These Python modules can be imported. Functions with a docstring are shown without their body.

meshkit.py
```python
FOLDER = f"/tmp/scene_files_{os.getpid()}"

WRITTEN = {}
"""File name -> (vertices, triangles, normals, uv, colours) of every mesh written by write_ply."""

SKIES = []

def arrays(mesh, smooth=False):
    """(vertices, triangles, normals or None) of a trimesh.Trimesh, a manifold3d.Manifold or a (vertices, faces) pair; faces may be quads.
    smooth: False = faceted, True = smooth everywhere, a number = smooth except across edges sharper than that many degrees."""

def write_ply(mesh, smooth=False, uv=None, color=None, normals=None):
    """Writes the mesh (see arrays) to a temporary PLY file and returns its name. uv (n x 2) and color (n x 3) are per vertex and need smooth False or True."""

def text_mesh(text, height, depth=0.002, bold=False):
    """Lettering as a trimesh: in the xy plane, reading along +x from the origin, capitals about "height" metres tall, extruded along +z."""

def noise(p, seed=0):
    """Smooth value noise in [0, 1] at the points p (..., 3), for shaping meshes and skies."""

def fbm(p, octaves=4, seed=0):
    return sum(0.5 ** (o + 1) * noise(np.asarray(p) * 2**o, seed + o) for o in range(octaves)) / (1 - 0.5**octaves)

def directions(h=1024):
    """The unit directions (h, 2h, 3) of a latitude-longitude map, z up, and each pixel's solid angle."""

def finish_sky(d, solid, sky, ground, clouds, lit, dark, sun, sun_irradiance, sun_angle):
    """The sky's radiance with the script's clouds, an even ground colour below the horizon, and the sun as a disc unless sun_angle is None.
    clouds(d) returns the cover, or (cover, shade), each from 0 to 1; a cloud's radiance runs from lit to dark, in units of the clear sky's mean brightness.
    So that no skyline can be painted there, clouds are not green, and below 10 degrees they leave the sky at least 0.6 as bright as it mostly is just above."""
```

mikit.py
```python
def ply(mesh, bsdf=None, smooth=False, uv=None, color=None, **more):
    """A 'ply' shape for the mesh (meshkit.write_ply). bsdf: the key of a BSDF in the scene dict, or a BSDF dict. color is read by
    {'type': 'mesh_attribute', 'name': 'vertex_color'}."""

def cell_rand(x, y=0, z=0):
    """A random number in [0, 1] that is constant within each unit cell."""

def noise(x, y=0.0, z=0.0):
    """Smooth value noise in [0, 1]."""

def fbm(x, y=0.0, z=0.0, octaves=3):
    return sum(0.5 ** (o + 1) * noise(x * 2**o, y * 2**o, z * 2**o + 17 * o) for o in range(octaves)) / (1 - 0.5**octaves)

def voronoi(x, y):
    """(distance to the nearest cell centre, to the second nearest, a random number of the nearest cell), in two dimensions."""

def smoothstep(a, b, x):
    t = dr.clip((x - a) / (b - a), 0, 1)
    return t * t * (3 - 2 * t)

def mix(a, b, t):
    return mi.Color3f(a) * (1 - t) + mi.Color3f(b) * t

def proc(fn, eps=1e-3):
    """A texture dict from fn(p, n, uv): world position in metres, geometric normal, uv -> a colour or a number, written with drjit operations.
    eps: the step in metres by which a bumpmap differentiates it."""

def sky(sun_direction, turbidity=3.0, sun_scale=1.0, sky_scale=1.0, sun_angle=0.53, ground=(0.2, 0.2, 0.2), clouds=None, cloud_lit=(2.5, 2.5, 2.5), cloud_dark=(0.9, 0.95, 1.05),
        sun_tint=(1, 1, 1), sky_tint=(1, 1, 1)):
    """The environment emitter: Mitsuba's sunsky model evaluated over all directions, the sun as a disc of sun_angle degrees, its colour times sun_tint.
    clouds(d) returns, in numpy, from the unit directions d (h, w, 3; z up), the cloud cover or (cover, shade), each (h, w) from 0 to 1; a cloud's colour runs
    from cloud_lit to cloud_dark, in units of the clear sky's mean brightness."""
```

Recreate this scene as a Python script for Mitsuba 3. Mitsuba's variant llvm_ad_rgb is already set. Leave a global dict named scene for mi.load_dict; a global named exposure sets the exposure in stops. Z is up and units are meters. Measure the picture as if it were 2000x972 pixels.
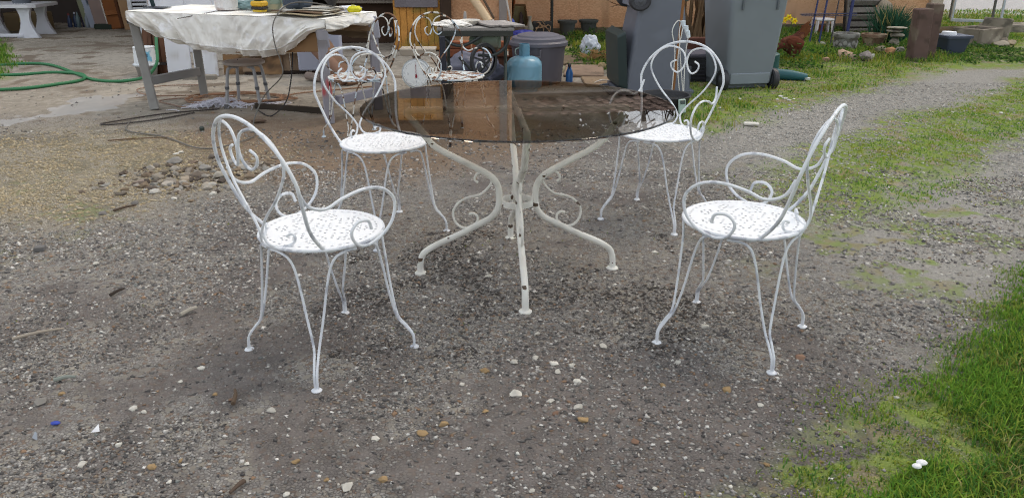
import math, random, numpy as np, trimesh, mitsuba as mi, drjit as dr, mikit, meshkit
from mikit import proc, noise, fbm, voronoi, smoothstep
from shapely.geometry import Polygon, Point, box as sbox
from shapely import affinity
T = mi.ScalarTransform4f
scene, labels = {}, {}
rng = np.random.default_rng(7)
random.seed(7)
PI = math.pi


def c3(a):
    return mi.Color3f(*[float(x) for x in a]) if isinstance(a, np.ndarray) else mi.Color3f(a)


def mix(a, b, t):
    return c3(a) * (1 - t) + c3(b) * t


# ------------------------------------------------------------------ camera, sky, exposure
PITCH = math.radians(20.76)
EYE = [0, 0, 1.33]
scene['camera'] = {'type': 'perspective', 'fov': 64.4, 'fov_axis': 'x', 'near_clip': 0.05, 'far_clip': 600.0,
                   'to_world': T().look_at(origin=EYE, target=[0, math.cos(PITCH), 1.33 - math.sin(PITCH)], up=[0, 0, 1])}


def overcast(d):
    n = meshkit.fbm(d * 3.0 + 11, 4, 5)
    return np.ones(d.shape[:2]), np.clip((n - 0.42) * 1.6, 0, 0.55)


scene['sky'] = mikit.sky([0.45, 0.35, 0.9], turbidity=3, sun_scale=0.17, sun_angle=24, clouds=overcast, cloud_lit=(2.36, 2.5, 2.68), cloud_dark=(0.9, 0.96, 1.06), ground=(0.15, 0.14, 0.12))
exposure = 2.22


# ------------------------------------------------------------------ materials
def VC():
    return {'type': 'mesh_attribute', 'name': 'vertex_color'}


def pr(rough, spec=0.5, metallic=0.0, **k):
    return {'type': 'twosided', 'bsdf': {'type': 'principled', 'base_color': VC(), 'roughness': rough, 'specular': spec, 'metallic': metallic, **k}}


scene['matte'] = pr(0.92, 0.25)
scene['satin'] = pr(0.5, 0.5)
scene['gloss'] = pr(0.24, 0.5)
scene['metal'] = pr(0.42, 0.5, 0.85)
scene['leaf'] = {'type': 'principledthin', 'base_color': VC(), 'roughness': 0.6, 'diff_trans': 0.7, 'spec_trans': 0.0}
scene['smoked_glass'] = {'type': 'dielectric', 'int_ior': 1.52, 'ext_ior': 1.0, 'specular_transmittance': {'type': 'rgb', 'value': [0.71, 0.682, 0.655]}}
scene['clear_pane'] = {'type': 'thindielectric', 'int_ior': 1.5}


def rough_fabric(p, n, uv):
    return fbm(p.x * 160, p.y * 160, p.z * 160, 2) * 0.5 + fbm(p.x * 30, p.y * 30, p.z * 30, 3)


def bumped(rough, scale, fn, spec=0.3, eps=2e-3):
    return {'type': 'twosided', 'bsdf': {'type': 'bumpmap', 'arbitrary': proc(fn, eps), 'scale': scale,
            'bsdf': {'type': 'principled', 'base_color': VC(), 'roughness': rough, 'specular': spec}}}


scene['rough'] = bumped(0.95, 0.006, rough_fabric, 0.2)


def S(r, g, b, k=0.86):
    """linear albedo of a surface that the photograph shows in this sRGB colour"""
    c = np.array([r, g, b]) / 255.0
    return np.where(c < 0.04045, c / 12.92, ((c + 0.055) / 1.055) ** 2.4) * k


def wall_col(p, n, uv):
    g = fbm(p.x * 55, p.y * 55, p.z * 55, 3)
    b = fbm(p.x * 1.1, p.y * 1.1, p.z * 1.4, 4)
    c = mix(S(202, 150, 112), S(226, 182, 144), smoothstep(0.3, 0.7, g * 0.6 + b * 0.4))
    c = mix(c, S(212, 170, 136), smoothstep(0.5, 0.72, b))
    streak = smoothstep(0.58, 0.75, fbm(p.x * 5, p.y * 5, p.z * 0.6, 3)) * 0.45
    c = mix(c, S(150, 114, 86), streak)
    moss = smoothstep(0.16, 0.02, p.z + 0.10 * fbm(p.x * 9, p.y * 9, p.z * 9, 2))
    return mix(c, S(95, 84, 66), moss * smoothstep(0.35, 0.6, fbm(p.x * 14, p.y * 14, p.z * 14, 2)))


def wall_bump(p, n, uv):
    return fbm(p.x * 70, p.y * 70, p.z * 70, 3) + 0.4 * smoothstep(0.55, 0.7, noise(p.x * 45, p.y * 45, p.z * 45))


scene['render_wall'] = {'type': 'twosided', 'bsdf': {'type': 'bumpmap', 'arbitrary': proc(wall_bump, 3e-3), 'scale': 0.006,
                        'bsdf': {'type': 'principled', 'base_color': proc(wall_col), 'roughness': 0.95, 'specular': 0.2}}}


def peel(p, n, uv):
    a = fbm(p.x * 26, p.y * 26, p.z * 20, 3)
    b = fbm(p.x * 34 + 5, p.y * 34, p.z * 26, 2)
    c = mix(S(222, 220, 212), S(200, 214, 224), smoothstep(0.45, 0.6, fbm(p.x * 6, p.y * 6, p.z * 6, 2)))
    c = mix(c, S(122, 92, 72), smoothstep(0.55, 0.59, a))
    return mix(c, S(58, 52, 48), smoothstep(0.56, 0.60, b) * smoothstep(0.46, 0.54, a))


scene['peeling_paint'] = {'type': 'twosided', 'bsdf': {'type': 'principled', 'base_color': proc(peel), 'roughness': 0.75, 'specular': 0.3}}


def peel_seat(p, n, uv):
    a = fbm(p.x * 26, p.y * 26, p.z * 26, 4)
    c = mix(S(205, 210, 208), S(165, 190, 212), smoothstep(0.55, 0.7, fbm(p.x * 5 + 3, p.y * 5, 0, 2)))
    c = mix(c, S(150, 112, 88), smoothstep(0.47, 0.53, a))
    return mix(c, S(82, 62, 50), smoothstep(0.56, 0.62, a))


scene['peeling_seat'] = {'type': 'twosided', 'bsdf': {'type': 'principled', 'base_color': proc(peel_seat), 'roughness': 0.8, 'specular': 0.3}}


def white_paint(p, n, uv):
    a = fbm(p.x * 9, p.y * 9, p.z * 9, 3)
    c = mix(S(240, 243, 247, 0.80), S(228, 232, 238, 0.80), smoothstep(0.42, 0.70, a))
    return mix(c, S(158, 162, 174), smoothstep(0.58, 0.68, fbm(p.x * 30, p.y * 30, p.z * 16, 3)) * 0.6)


scene['seat_paint'] = pr(0.4, 0.5)
scene['white_paint'] = {'type': 'twosided', 'bsdf': {'type': 'principled', 'base_color': proc(white_paint), 'roughness': 0.4, 'specular': 0.5}}


def cream_paint(p, n, uv):
    a = fbm(p.x * 12, p.y * 12, p.z * 12, 3)
    c = mix(S(240, 239, 231), S(220, 218, 210), smoothstep(0.4, 0.72, a))
    chip = smoothstep(0.72, 0.735, fbm(p.x * 30, p.y * 30, p.z * 30, 3))
    return mix(c, S(92, 76, 62), chip)


scene['cream_paint'] = {'type': 'twosided', 'bsdf': {'type': 'principled', 'base_color': proc(cream_paint), 'roughness': 0.5, 'specular': 0.5}}


# ------------------------------------------------------------------ the yard floor: where grass, packed earth and gravel lie
def strip(x, y):
    """metres across the drive: it runs past the right of the table, up to the lane"""
    return 0.70 * x - 0.714 * y


def nfb(x, y, f, o=3, s=0):
    return meshkit.fbm(np.stack([x * f, y * f, 0 * x], -1), o, s)


def sstep(a, b, x):
    t = np.clip((x - a) / (b - a), 0, 1)
    return t * t * (3 - 2 * t)


def ground_masks_np(x, y):
    u = strip(x, y) + 0.5 * (nfb(x, y, 1.3) - 0.5) + 0.28 * (nfb(x, y, 5.0, 3, 3) - 0.5)
    near = sstep(-0.86, -0.56, u)
    mid = sstep(-2.42, -2.2, u) * sstep(-1.42, -1.62, u) * sstep(1.3, 2.4, x + (nfb(x, y, 2.0, 3, 9) - 0.5) * 1.2)
    lawn = sstep(-3.05, -3.4, u) * sstep(1.15, 1.6, x + 0.6 * (nfb(x, y, 2.0, 2, 4) - 0.5)) * sstep(30, 28, y)
    bed = sstep(0.55, 0.75, x + 0.15 * (nfb(x, y, 4, 2, 4) - 0.5)) * sstep(9.0, 9.3, y + 0.5 * (nfb(x, y, 3, 2, 8) - 0.5)) * sstep(2.2, 1.8, x)
    left = sstep(-5.25, -5.5, x + 0.58 * (y - 8.7) + 0.5 * (nfb(x, y, 2, 2, 5) - 0.5)) * sstep(12.2, 11.6, y) * sstep(8.2, 8.6, y)
    return near, mid, np.maximum(lawn, bed), left


def dfb(x, y, f, o=3, s=0.0):
    return fbm(x * f + s, y * f, 0.0, o)


def ground_col(p, n, uv):
    x, y = p.x, p.y
    u = 0.70 * x - 0.714 * y
    A, B, Cc = dfb(x, y, 0.9, 4, 3.1), dfb(x, y, 4.2, 3, 8.7), dfb(x, y, 22, 3)
    d1, d2, r = voronoi(x * 92, y * 92)
    e1, e2, q = voronoi(x * 41 + 0.6 * B, y * 41)
    edge = smoothstep(-0.08, 0.34, d2 - d1)
    grit = mix(S(114, 111, 107), S(194, 190, 183), r)
    grit = mix(grit, S(178, 172, 160), smoothstep(0.86, 0.9, r))
    grit = mix(grit, S(140, 120, 102), smoothstep(0.16, 0.10, r))
    stone = mix(S(112, 106, 98), S(165, 158, 146), q)
    mud = mix(S(88, 80, 77), S(117, 108, 104), smoothstep(0.3, 0.7, Cc * 0.6 + B * 0.4))
    gravel = mix(mud, grit, edge * 0.9)
    gravel = mix(gravel, stone, smoothstep(0.10, 0.22, e2 - e1) * smoothstep(0.74, 0.78, q))
    # trodden mud, poor in stones, in front and round the table
    md = smoothstep(0.44, 0.60, B * 0.55 + A * 0.45 + 0.20 * smoothstep(2.9, 2.0, y) * smoothstep(-1.3, -0.3, x) - 0.05)
    c = mix(gravel, mix(mud, grit, 0.25 * edge), md * 0.9)
    # tan grit to the left
    tan = mix(S(146, 136, 118), S(208, 199, 180), r)
    tan = mix(tan, S(124, 120, 92), smoothstep(0.48, 0.62, 0.5 * B + 0.5 * dfb(x, y, 12, 3, 5.0)) * 0.6)
    tx = smoothstep(1.5, 0.7, dr.sqrt(dr.square((x + 3.0) / 1.25) + dr.square(y - 5.0)) + 1.1 * (A - 0.5) + 0.4 * (B - 0.5))
    c = mix(c, mix(S(130, 118, 102), tan, edge), tx * 0.85)
    # brown packed earth in front of the work table
    br = mix(mix(S(122, 98, 76), S(150, 124, 98), Cc), grit, 0.22 * edge)
    bx = smoothstep(1.15, 0.6, dr.sqrt(dr.square((x + 1.0) / 1.5) + dr.square((y - 5.75) / 1.15)) + 0.9 * (A - 0.5) + 0.5 * (B - 0.5))
    c = mix(c, br, bx * 0.9)
    # packed yard before the sheds
    yard = mix(S(164, 154, 140), S(198, 188, 173), smoothstep(0.3, 0.7, A * 0.5 + Cc * 0.5))
    yard = mix(yard, S(142, 128, 112), smoothstep(0.55, 0.7, B))
    yx = smoothstep(6.1, 6.7, y + 0.5 * (A - 0.5) + 0.45 * (B - 0.5)) * smoothstep(1.2, 0.7, x)
    c = mix(c, yard, yx * 0.92)
    # the drive: paler gravel
    dx = smoothstep(-0.55, -1.0, u) * smoothstep(-3.5, -3.1, u) * smoothstep(0.9, 1.9, x + 0.9 * (A - 0.5))
    c = mix(c, mix(mix(S(152, 148, 140), S(208, 203, 194), r), S(178, 172, 162), 0.5), dx * 0.9 * (0.6 + 0.4 * edge))
    far = smoothstep(15.6, 16.6, y + 1.2 * (A - 0.5)) * smoothstep(4.5, 6.0, x)
    # moss and grass soil
    g = u + 0.45 * (A - 0.5) + 0.4 * (B - 0.5)
    mo = smoothstep(-0.86, -0.56, g) * smoothstep(0.36, 0.5, dfb(x, y, 11, 3, 1.0) + 0.5 * smoothstep(-0.7, -0.4, g))
    mo = dr.maximum(mo, smoothstep(-2.5, -2.25, g) * smoothstep(-1.35, -1.6, g) * smoothstep(1.2, 2.2, x + 1.4 * (A - 0.5)))
    mo = dr.maximum(mo, smoothstep(-3.0, -3.4, g) * smoothstep(1.0, 1.7, x + 0.8 * (A - 0.5)))
    mo = dr.maximum(mo, 0.8 * smoothstep(0.53, 0.60, 0.6 * B + 0.4 * dfb(x, y, 13, 3, 6.0)) * smoothstep(1.3, 0.6, dr.sqrt(dr.square(x - 2.0) + dr.square((y - 4.0) * 0.8))))
    mo = dr.maximum(mo, 0.35 * smoothstep(0.54, 0.60, 0.5 * B + 0.5 * dfb(x, y, 13, 3, 6.0)) * smoothstep(1.3, 0.5, dr.sqrt(dr.square(x + 2.75) + dr.square((y - 3.95) * 1.2))))
    mo = dr.maximum(mo, smoothstep(8.9, 9.2, y + 0.4 * (B - 0.5)) * smoothstep(0.5, 0.7, x))
    mo = dr.maximum(mo, smoothstep(-5.25, -5.5, x + 0.58 * (y - 8.7) + 0.4 * (B - 0.5)) * smoothstep(12.2, 11.6, y) * smoothstep(8.2, 8.6, y))
    mcol = mix(mix(S(116, 138, 50), S(148, 168, 64), Cc), S(158, 146, 100), smoothstep(0.54, 0.70, dfb(x, y, 9, 3, 2.0)))
    c = mix(c, mix(mcol, grit, 0.12), mo * (0.55 + 0.45 * smoothstep(0.35, 0.5, Cc)))
    c = mix(c, mix(S(205, 200, 196), S(232, 228, 224), r), far)
    return c


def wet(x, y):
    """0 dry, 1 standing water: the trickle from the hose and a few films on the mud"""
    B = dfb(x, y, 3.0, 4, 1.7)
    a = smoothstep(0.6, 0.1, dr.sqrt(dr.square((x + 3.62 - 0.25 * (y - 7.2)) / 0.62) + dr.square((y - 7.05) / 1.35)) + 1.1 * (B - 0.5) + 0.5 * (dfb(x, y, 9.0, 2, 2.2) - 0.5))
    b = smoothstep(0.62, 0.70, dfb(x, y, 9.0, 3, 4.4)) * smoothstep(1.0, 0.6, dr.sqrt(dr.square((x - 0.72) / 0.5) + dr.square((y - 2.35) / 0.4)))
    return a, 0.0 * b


def ground_rough(p, n, uv):
    a, b = wet(p.x, p.y)
    return dr.maximum(0.1, 0.92 - 0.80 * smoothstep(0.25, 0.5, dr.maximum(a, b)))


def ground_bump(p, n, uv):
    x, y = p.x, p.y
    d1, d2, r = voronoi(x * 92, y * 92)
    h = smoothstep(0.0, 0.4, d2 - d1) * (0.4 + 0.6 * r) + 1.2 * dfb(x, y, 30, 3)
    a, b = wet(x, y)
    return h * (1 - 0.98 * smoothstep(0.2, 0.4, dr.maximum(a, b)))


def ground_sheen_col(p, n, uv):
    return mix(ground_col(p, n, uv), S(184, 183, 182), 0.75 * smoothstep(0.10, 0.34, wet(p.x, p.y)[0]))  # pale tone paints the bright reflection on the puddles into the base colour


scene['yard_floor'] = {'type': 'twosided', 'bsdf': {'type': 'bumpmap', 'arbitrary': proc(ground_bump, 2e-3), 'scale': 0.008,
                       'bsdf': {'type': 'principled', 'base_color': proc(ground_sheen_col), 'roughness': proc(ground_rough), 'specular': 0.45}}}


# ------------------------------------------------------------------ mesh helpers
def unit(v):
    v = np.asarray(v, float)
    return v / (np.linalg.norm(v) + 1e-12)


def tm(v, f):
    return trimesh.Trimesh(np.asarray(v, float), np.asarray(f, int), process=False)


def cat(ms):
    return trimesh.util.concatenate([m for m in ms if m is not None]) if isinstance(ms, (list, tuple)) else ms


def spline(pts, k=6):
    p = np.asarray(pts, float)
    q = np.vstack([2 * p[0] - p[1], p, 2 * p[-1] - p[-2]])
    out = []
    for i in range(len(p) - 1):
        a, b, c, d = q[i:i + 4]
        for t in np.arange(k) / k:
            out.append(0.5 * (2 * b + (c - a) * t + (2 * a - 5 * b + 4 * c - d) * t * t + (3 * b - a - 3 * c + d) * t ** 3))
    out.append(p[-1])
    return np.array(out)


def tube(pts, r, sides=8, k=0, closed=False, flat=None):
    """a round bar along pts (k > 0: smoothed); r a number or one per point"""
    p = spline(pts, k) if k else np.asarray(pts, float)
    n = len(p)
    r = np.broadcast_to(np.interp(np.linspace(0, 1, n), np.linspace(0, 1, np.size(r)), np.atleast_1d(r)), (n,))
    t = np.gradient(p, axis=0)
    if closed:
        t = np.roll(p, -1, 0) - np.roll(p, 1, 0)
    t /= np.linalg.norm(t, axis=1, keepdims=True) + 1e-12
    a = np.cross(t[0], [0, 0, 1] if abs(t[0][2]) < 0.9 else [1, 0, 0])
    ring, ang = [], np.arange(sides) * 2 * PI / sides
    for i in range(n):
        a = unit(a - t[i] * np.dot(a, t[i]))
        b = np.cross(t[i], a)
        ring.append(p[i] + r[i] * (np.cos(ang)[:, None] * a + np.sin(ang)[:, None] * b))
    v = np.vstack(ring)
    f = []
    m = n if closed else n - 1
    i, j = np.meshgrid(np.arange(m), np.arange(sides), indexing='ij')
    i2 = (i + 1) % n
    q = np.stack([i * sides + j, i * sides + (j + 1) % sides, i2 * sides + (j + 1) % sides, i2 * sides + j], -1).reshape(-1, 4)
    f = np.vstack([q[:, [0, 1, 2]], q[:, [0, 2, 3]]])
    if not closed:
        v = np.vstack([v, p[0] - t[0] * r[0] * 0.35, p[-1] + t[-1] * r[-1] * 0.35])
        e = np.arange(sides)
        f = np.vstack([f, np.stack([(e + 1) % sides, e, e * 0 + n * sides], 1),
                       np.stack([(n - 1) * sides + e, (n - 1) * sides + (e + 1) % sides, e * 0 + n * sides + 1], 1)])
    return tm(v, f)


def lathe(prof, seg=40, c=(0, 0, 0)):
    """turned round z: prof = [(r, z), ...]"""
    prof = np.asarray(prof, float)
    ang = np.arange(seg) * 2 * PI / seg
    v = np.concatenate([np.stack([np.cos(ang) * max(r, 1e-5), np.sin(ang) * max(r, 1e-5), ang * 0 + z], 1) for r, z in prof])
    i, j = np.meshgrid(np.arange(len(prof) - 1), np.arange(seg), indexing='ij')
    q = np.stack([i * seg + j, i * seg + (j + 1) % seg, (i + 1) * seg + (j + 1) % seg, (i + 1) * seg + j], -1).reshape(-1, 4)
    return tm(v + np.asarray(c), np.vstack([q[:, [0, 1, 2]], q[:, [0, 2, 3]]]))


def bx(cx, cy, cz, sx, sy, sz, bev=0.0, taper=1.0, rz=0.0):
    """a box round its centre, edges bevelled by bev, the top scaled by taper"""
    if bev > 0:
        b = min(bev, 0.45 * min(sx, sy, sz))
        pts = []
        for a in (-1, 1):
            for d in (-1, 1):
                for e in (-1, 1):
                    X, Y, Z = a * sx / 2, d * sy / 2, e * sz / 2
                    pts += [(X - a * b, Y - d * b, Z), (X - a * b, Y, Z - e * b), (X, Y - d * b, Z - e * b)]
        m = trimesh.convex.convex_hull(np.array(pts))
        m = tm(m.vertices, m.faces)
    else:
        m = trimesh.creation.box((sx, sy, sz))
        m = tm(m.vertices, m.faces)
    v = np.array(m.vertices)
    s = 1 + (taper - 1) * (v[:, 2:] / sz + 0.5)
    v[:, :2] *= s
    m = tm(v, m.faces)
    if rz:
        m.apply_transform(trimesh.transformations.rotation_matrix(rz, [0, 0, 1]))
    m.apply_translation((cx, cy, cz))
    return m


def bar(a, b, w, h, bev=0.003, up=(0, 0, 1)):
    """a straight beam of w x h section from a to b"""
    a, b = np.asarray(a, float), np.asarray(b, float)
    d = b - a
    L = np.linalg.norm(d)
    z = d / L
    x = np.cross(up, z)
    x = unit(x) if np.linalg.norm(x) > 1e-6 else np.array([1.0, 0, 0])
    y = np.cross(z, x)
    m = bx(0, 0, L / 2, w, h, L, bev)
    M = np.eye(4)
    M[:3, 0], M[:3, 1], M[:3, 2], M[:3, 3] = x, y, z, a
    m.apply_transform(M)
    return m


def dense(m, edge):
    v, f = trimesh.remesh.subdivide_to_size(m.vertices, m.faces, edge, max_iter=12)
    return trimesh.Trimesh(v, f, process=True)


def extr(poly, h):
    m = trimesh.creation.extrude_polygon(poly, h, engine='earcut')
    return tm(m.vertices, m.faces)


def move(m, loc=(0, 0, 0), rz=0.0, rx=0.0, ry=0.0, s=1.0):
    m = cat(m).copy()
    R = trimesh.transformations.euler_matrix(rx, ry, rz, 'sxyz')
    R[:3, :3] = R[:3, :3] * s
    R[:3, 3] = loc
    m.apply_transform(R)
    return m


def rock(r, seed, squash=(1, 1, 0.7), sub=2, rough=0.28):
    m = trimesh.creation.icosphere(subdivisions=sub, radius=1.0)
    v = np.array(m.vertices)
    n = meshkit.fbm(v * 1.3 + seed * 3.7, 3, seed)
    v *= (1 + rough * 2 * (n - 0.5))[:, None]
    w = unit(np.random.default_rng(seed).normal(size=3))
    k = np.dot(v, w)
    v -= np.maximum(k - 0.62, 0)[:, None] * w          # one split face
    return tm(v * np.asarray(squash) * r, m.faces)


def colour(v, col, amp=0.10, freq=9.0, stain=None, seed=0):
    """base colour with grain, and blotches of a second colour: stain = (colour, threshold, frequency, strength)"""
    col = np.asarray(col, float)
    g = meshkit.fbm(v * freq + 31.7, 3, seed) - 0.5
    c = col[None] * (1 + 2 * amp * g[:, None])
    for st in ([] if stain is None else stain if isinstance(stain, list) else [stain]):
        sc, th, fr, k = st
        s = np.clip((meshkit.fbm(v * fr + 5.3, 4, seed + 9) - th) / 0.10, 0, 1)[:, None] * k
        c = c * (1 - s) + np.asarray(sc)[None] * s
    return np.clip(c, 0.0, 1.0)


def shape(mesh, mat='matte', col=None, amp=0.10, freq=9.0, smooth=35, stain=None, seed=0, cols=None):
    m = cat(mesh)
    if smooth and smooth is not True:
        m = trimesh.graph.smooth_shade(trimesh.Trimesh(m.vertices, m.faces, process=True), angle=math.radians(smooth), facet_minarea=None)
    v = np.array(m.vertices)
    c = None
    if cols is not None:
        c = cols(v) if callable(cols) else cols
    elif col is not None:
        c = colour(v, col, amp, freq, stain, seed)
    return mikit.ply(m, mat, smooth=bool(smooth), color=c)


def fresh(key):
    if key not in scene and key not in labels and not any(k.startswith(key + '__') for k in scene):
        return key
    i = 1
    while True:
        k = f'{key}_{i:03d}'
        if k not in scene and k not in labels and not any(q.startswith(k + '__') for q in scene):
            return k
        i += 1


def thing(name, label, cat_, group=None, mesh=None, **k):
    key = fresh(name)
    labels[key] = {'label': label, 'category': cat_}
    if group:
        labels[key]['group'] = group
    if mesh is not None:
        scene[key] = shape(mesh, **k)
    return key


def part(parent, name, mesh, label=None, kind=None, **k):
    key = fresh(f'{parent}__{name}')
    scene[key] = shape(mesh, **k)
    d = {}
    if label:
        d['label'] = label
    if kind:
        d['kind'] = kind
    if d:
        labels[key] = d
    return key


NTH = 'first second third fourth fifth sixth seventh eighth ninth tenth eleventh twelfth thirteenth fourteenth fifteenth sixteenth seventeenth eighteenth nineteenth twentieth twenty-first twenty-second twenty-third twenty-fourth twenty-fifth twenty-sixth twenty-seventh twenty-eighth twenty-ninth thirtieth'.split()


def ground_z(x, y):
    x, y = np.asarray(x, float), np.asarray(y, float)
    near, mid, lawn, left = ground_masks_np(x, y)
    h = 0.010 * (nfb(x, y, 1.6, 3, 21) - 0.5) + 0.010 * (nfb(x, y, 7.0, 3, 23) - 0.5)
    return h + 0.016 * (near + mid * 0.6 + lawn * 0.7 + left) * (0.5 + nfb(x, y, 6, 2, 31))


# ------------------------------------------------------------------ the ground
def grid_axis(lo, hi, step, far, n=26):
    out = np.geomspace(step * 2, far, n)
    return np.concatenate([lo - out[::-1], np.arange(lo, hi + 1e-9, step), hi + out])


gx, gy = grid_axis(-5, 5, 0.04, 240), grid_axis(1.0, 9.6, 0.04, 240)
GX, GY = np.meshgrid(gx, gy)
GZ = ground_z(GX, GY)
ii, jj = np.meshgrid(np.arange(len(gy) - 1), np.arange(len(gx) - 1), indexing='ij')
W_ = len(gx)
q = np.stack([ii * W_ + jj, ii * W_ + jj + 1, (ii + 1) * W_ + jj + 1, (ii + 1) * W_ + jj], -1).reshape(-1, 4)
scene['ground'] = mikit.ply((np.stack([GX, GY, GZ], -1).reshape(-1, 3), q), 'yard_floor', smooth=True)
labels['ground'] = {'kind': 'structure', 'label': 'gravel and packed earth farmyard with mossy edges'}


# ------------------------------------------------------------------ buildings
def plank_wall(parent, name, x0, x1, z0, z1, y, n, col, gap=0.004, thick=0.022, seed=0, amp=0.2, stain=None):
    w = (x1 - x0) / n
    r = np.random.default_rng(seed)
    for i in range(n):
        m = dense(bx(x0 + (i + .5) * w, y + r.uniform(-.002, .002), (z0 + z1) / 2 + r.uniform(-.004, .004), w - gap, thick, z1 - z0, 0.003), 0.12)
        part(parent, name, m, mat='matte', col=np.asarray(col) * r.uniform(0.86, 1.12), amp=amp, freq=16, stain=stain, seed=seed + i)


WY = 10.7                                        # front of the left-hand shed
shed = thing('farm_shed', 'ochre rendered farm shed with a dark open doorway and a plank door leaf', 'shed')
sh = Polygon([(-4.6, -0.2), (0.0, -0.2), (0.0, 3.6), (-4.6, 3.6)]).difference(sbox(-3.0, -0.3, -0.78, 2.36))
m = extr(sh, 0.28)
m = move(m, (0, WY + 0.28, 0), rx=PI / 2)
part(shed, 'wall', m, mat='render_wall', smooth=False)
part(shed, 'side_wall', bx(-0.14, WY + 2.6, 1.7, 0.28, 4.6, 3.8), mat='render_wall', smooth=False)
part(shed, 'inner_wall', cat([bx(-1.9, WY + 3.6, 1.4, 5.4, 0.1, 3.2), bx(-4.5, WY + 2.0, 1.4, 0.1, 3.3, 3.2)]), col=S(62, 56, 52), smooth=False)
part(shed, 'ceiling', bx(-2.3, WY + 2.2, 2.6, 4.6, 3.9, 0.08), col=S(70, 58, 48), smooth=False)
part(shed, 'roof', cat([move(bx(0, 0, 0, 5.4, 3.2, 0.10), (-2.3, WY + 1.0, 3.75), rx=0.3)]), col=S(150, 96, 74), smooth=False, amp=.2)
part(shed, 'door_post', dense(bx(-0.835, WY - 0.03, 1.17, 0.135, 0.16, 2.42, 0.006), 0.15), label='dark weathered door post', col=S(70, 56, 46), amp=.25, freq=14)
part(shed, 'lintel', dense(bx(-1.9, WY - 0.02, 2.43, 2.5, 0.18, 0.14, 0.006), 0.15), col=S(96, 74, 56), amp=.2)
part(shed, 'lamp', move(lathe([(0, 0), (.05, 0), (.075, .05), (.08, .09), (0, .12)], 20), (-0.76, WY - 0.08, 1.5), rx=PI / 2), label='round black wall lamp', mat='satin', col=S(34, 36, 38))
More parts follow.
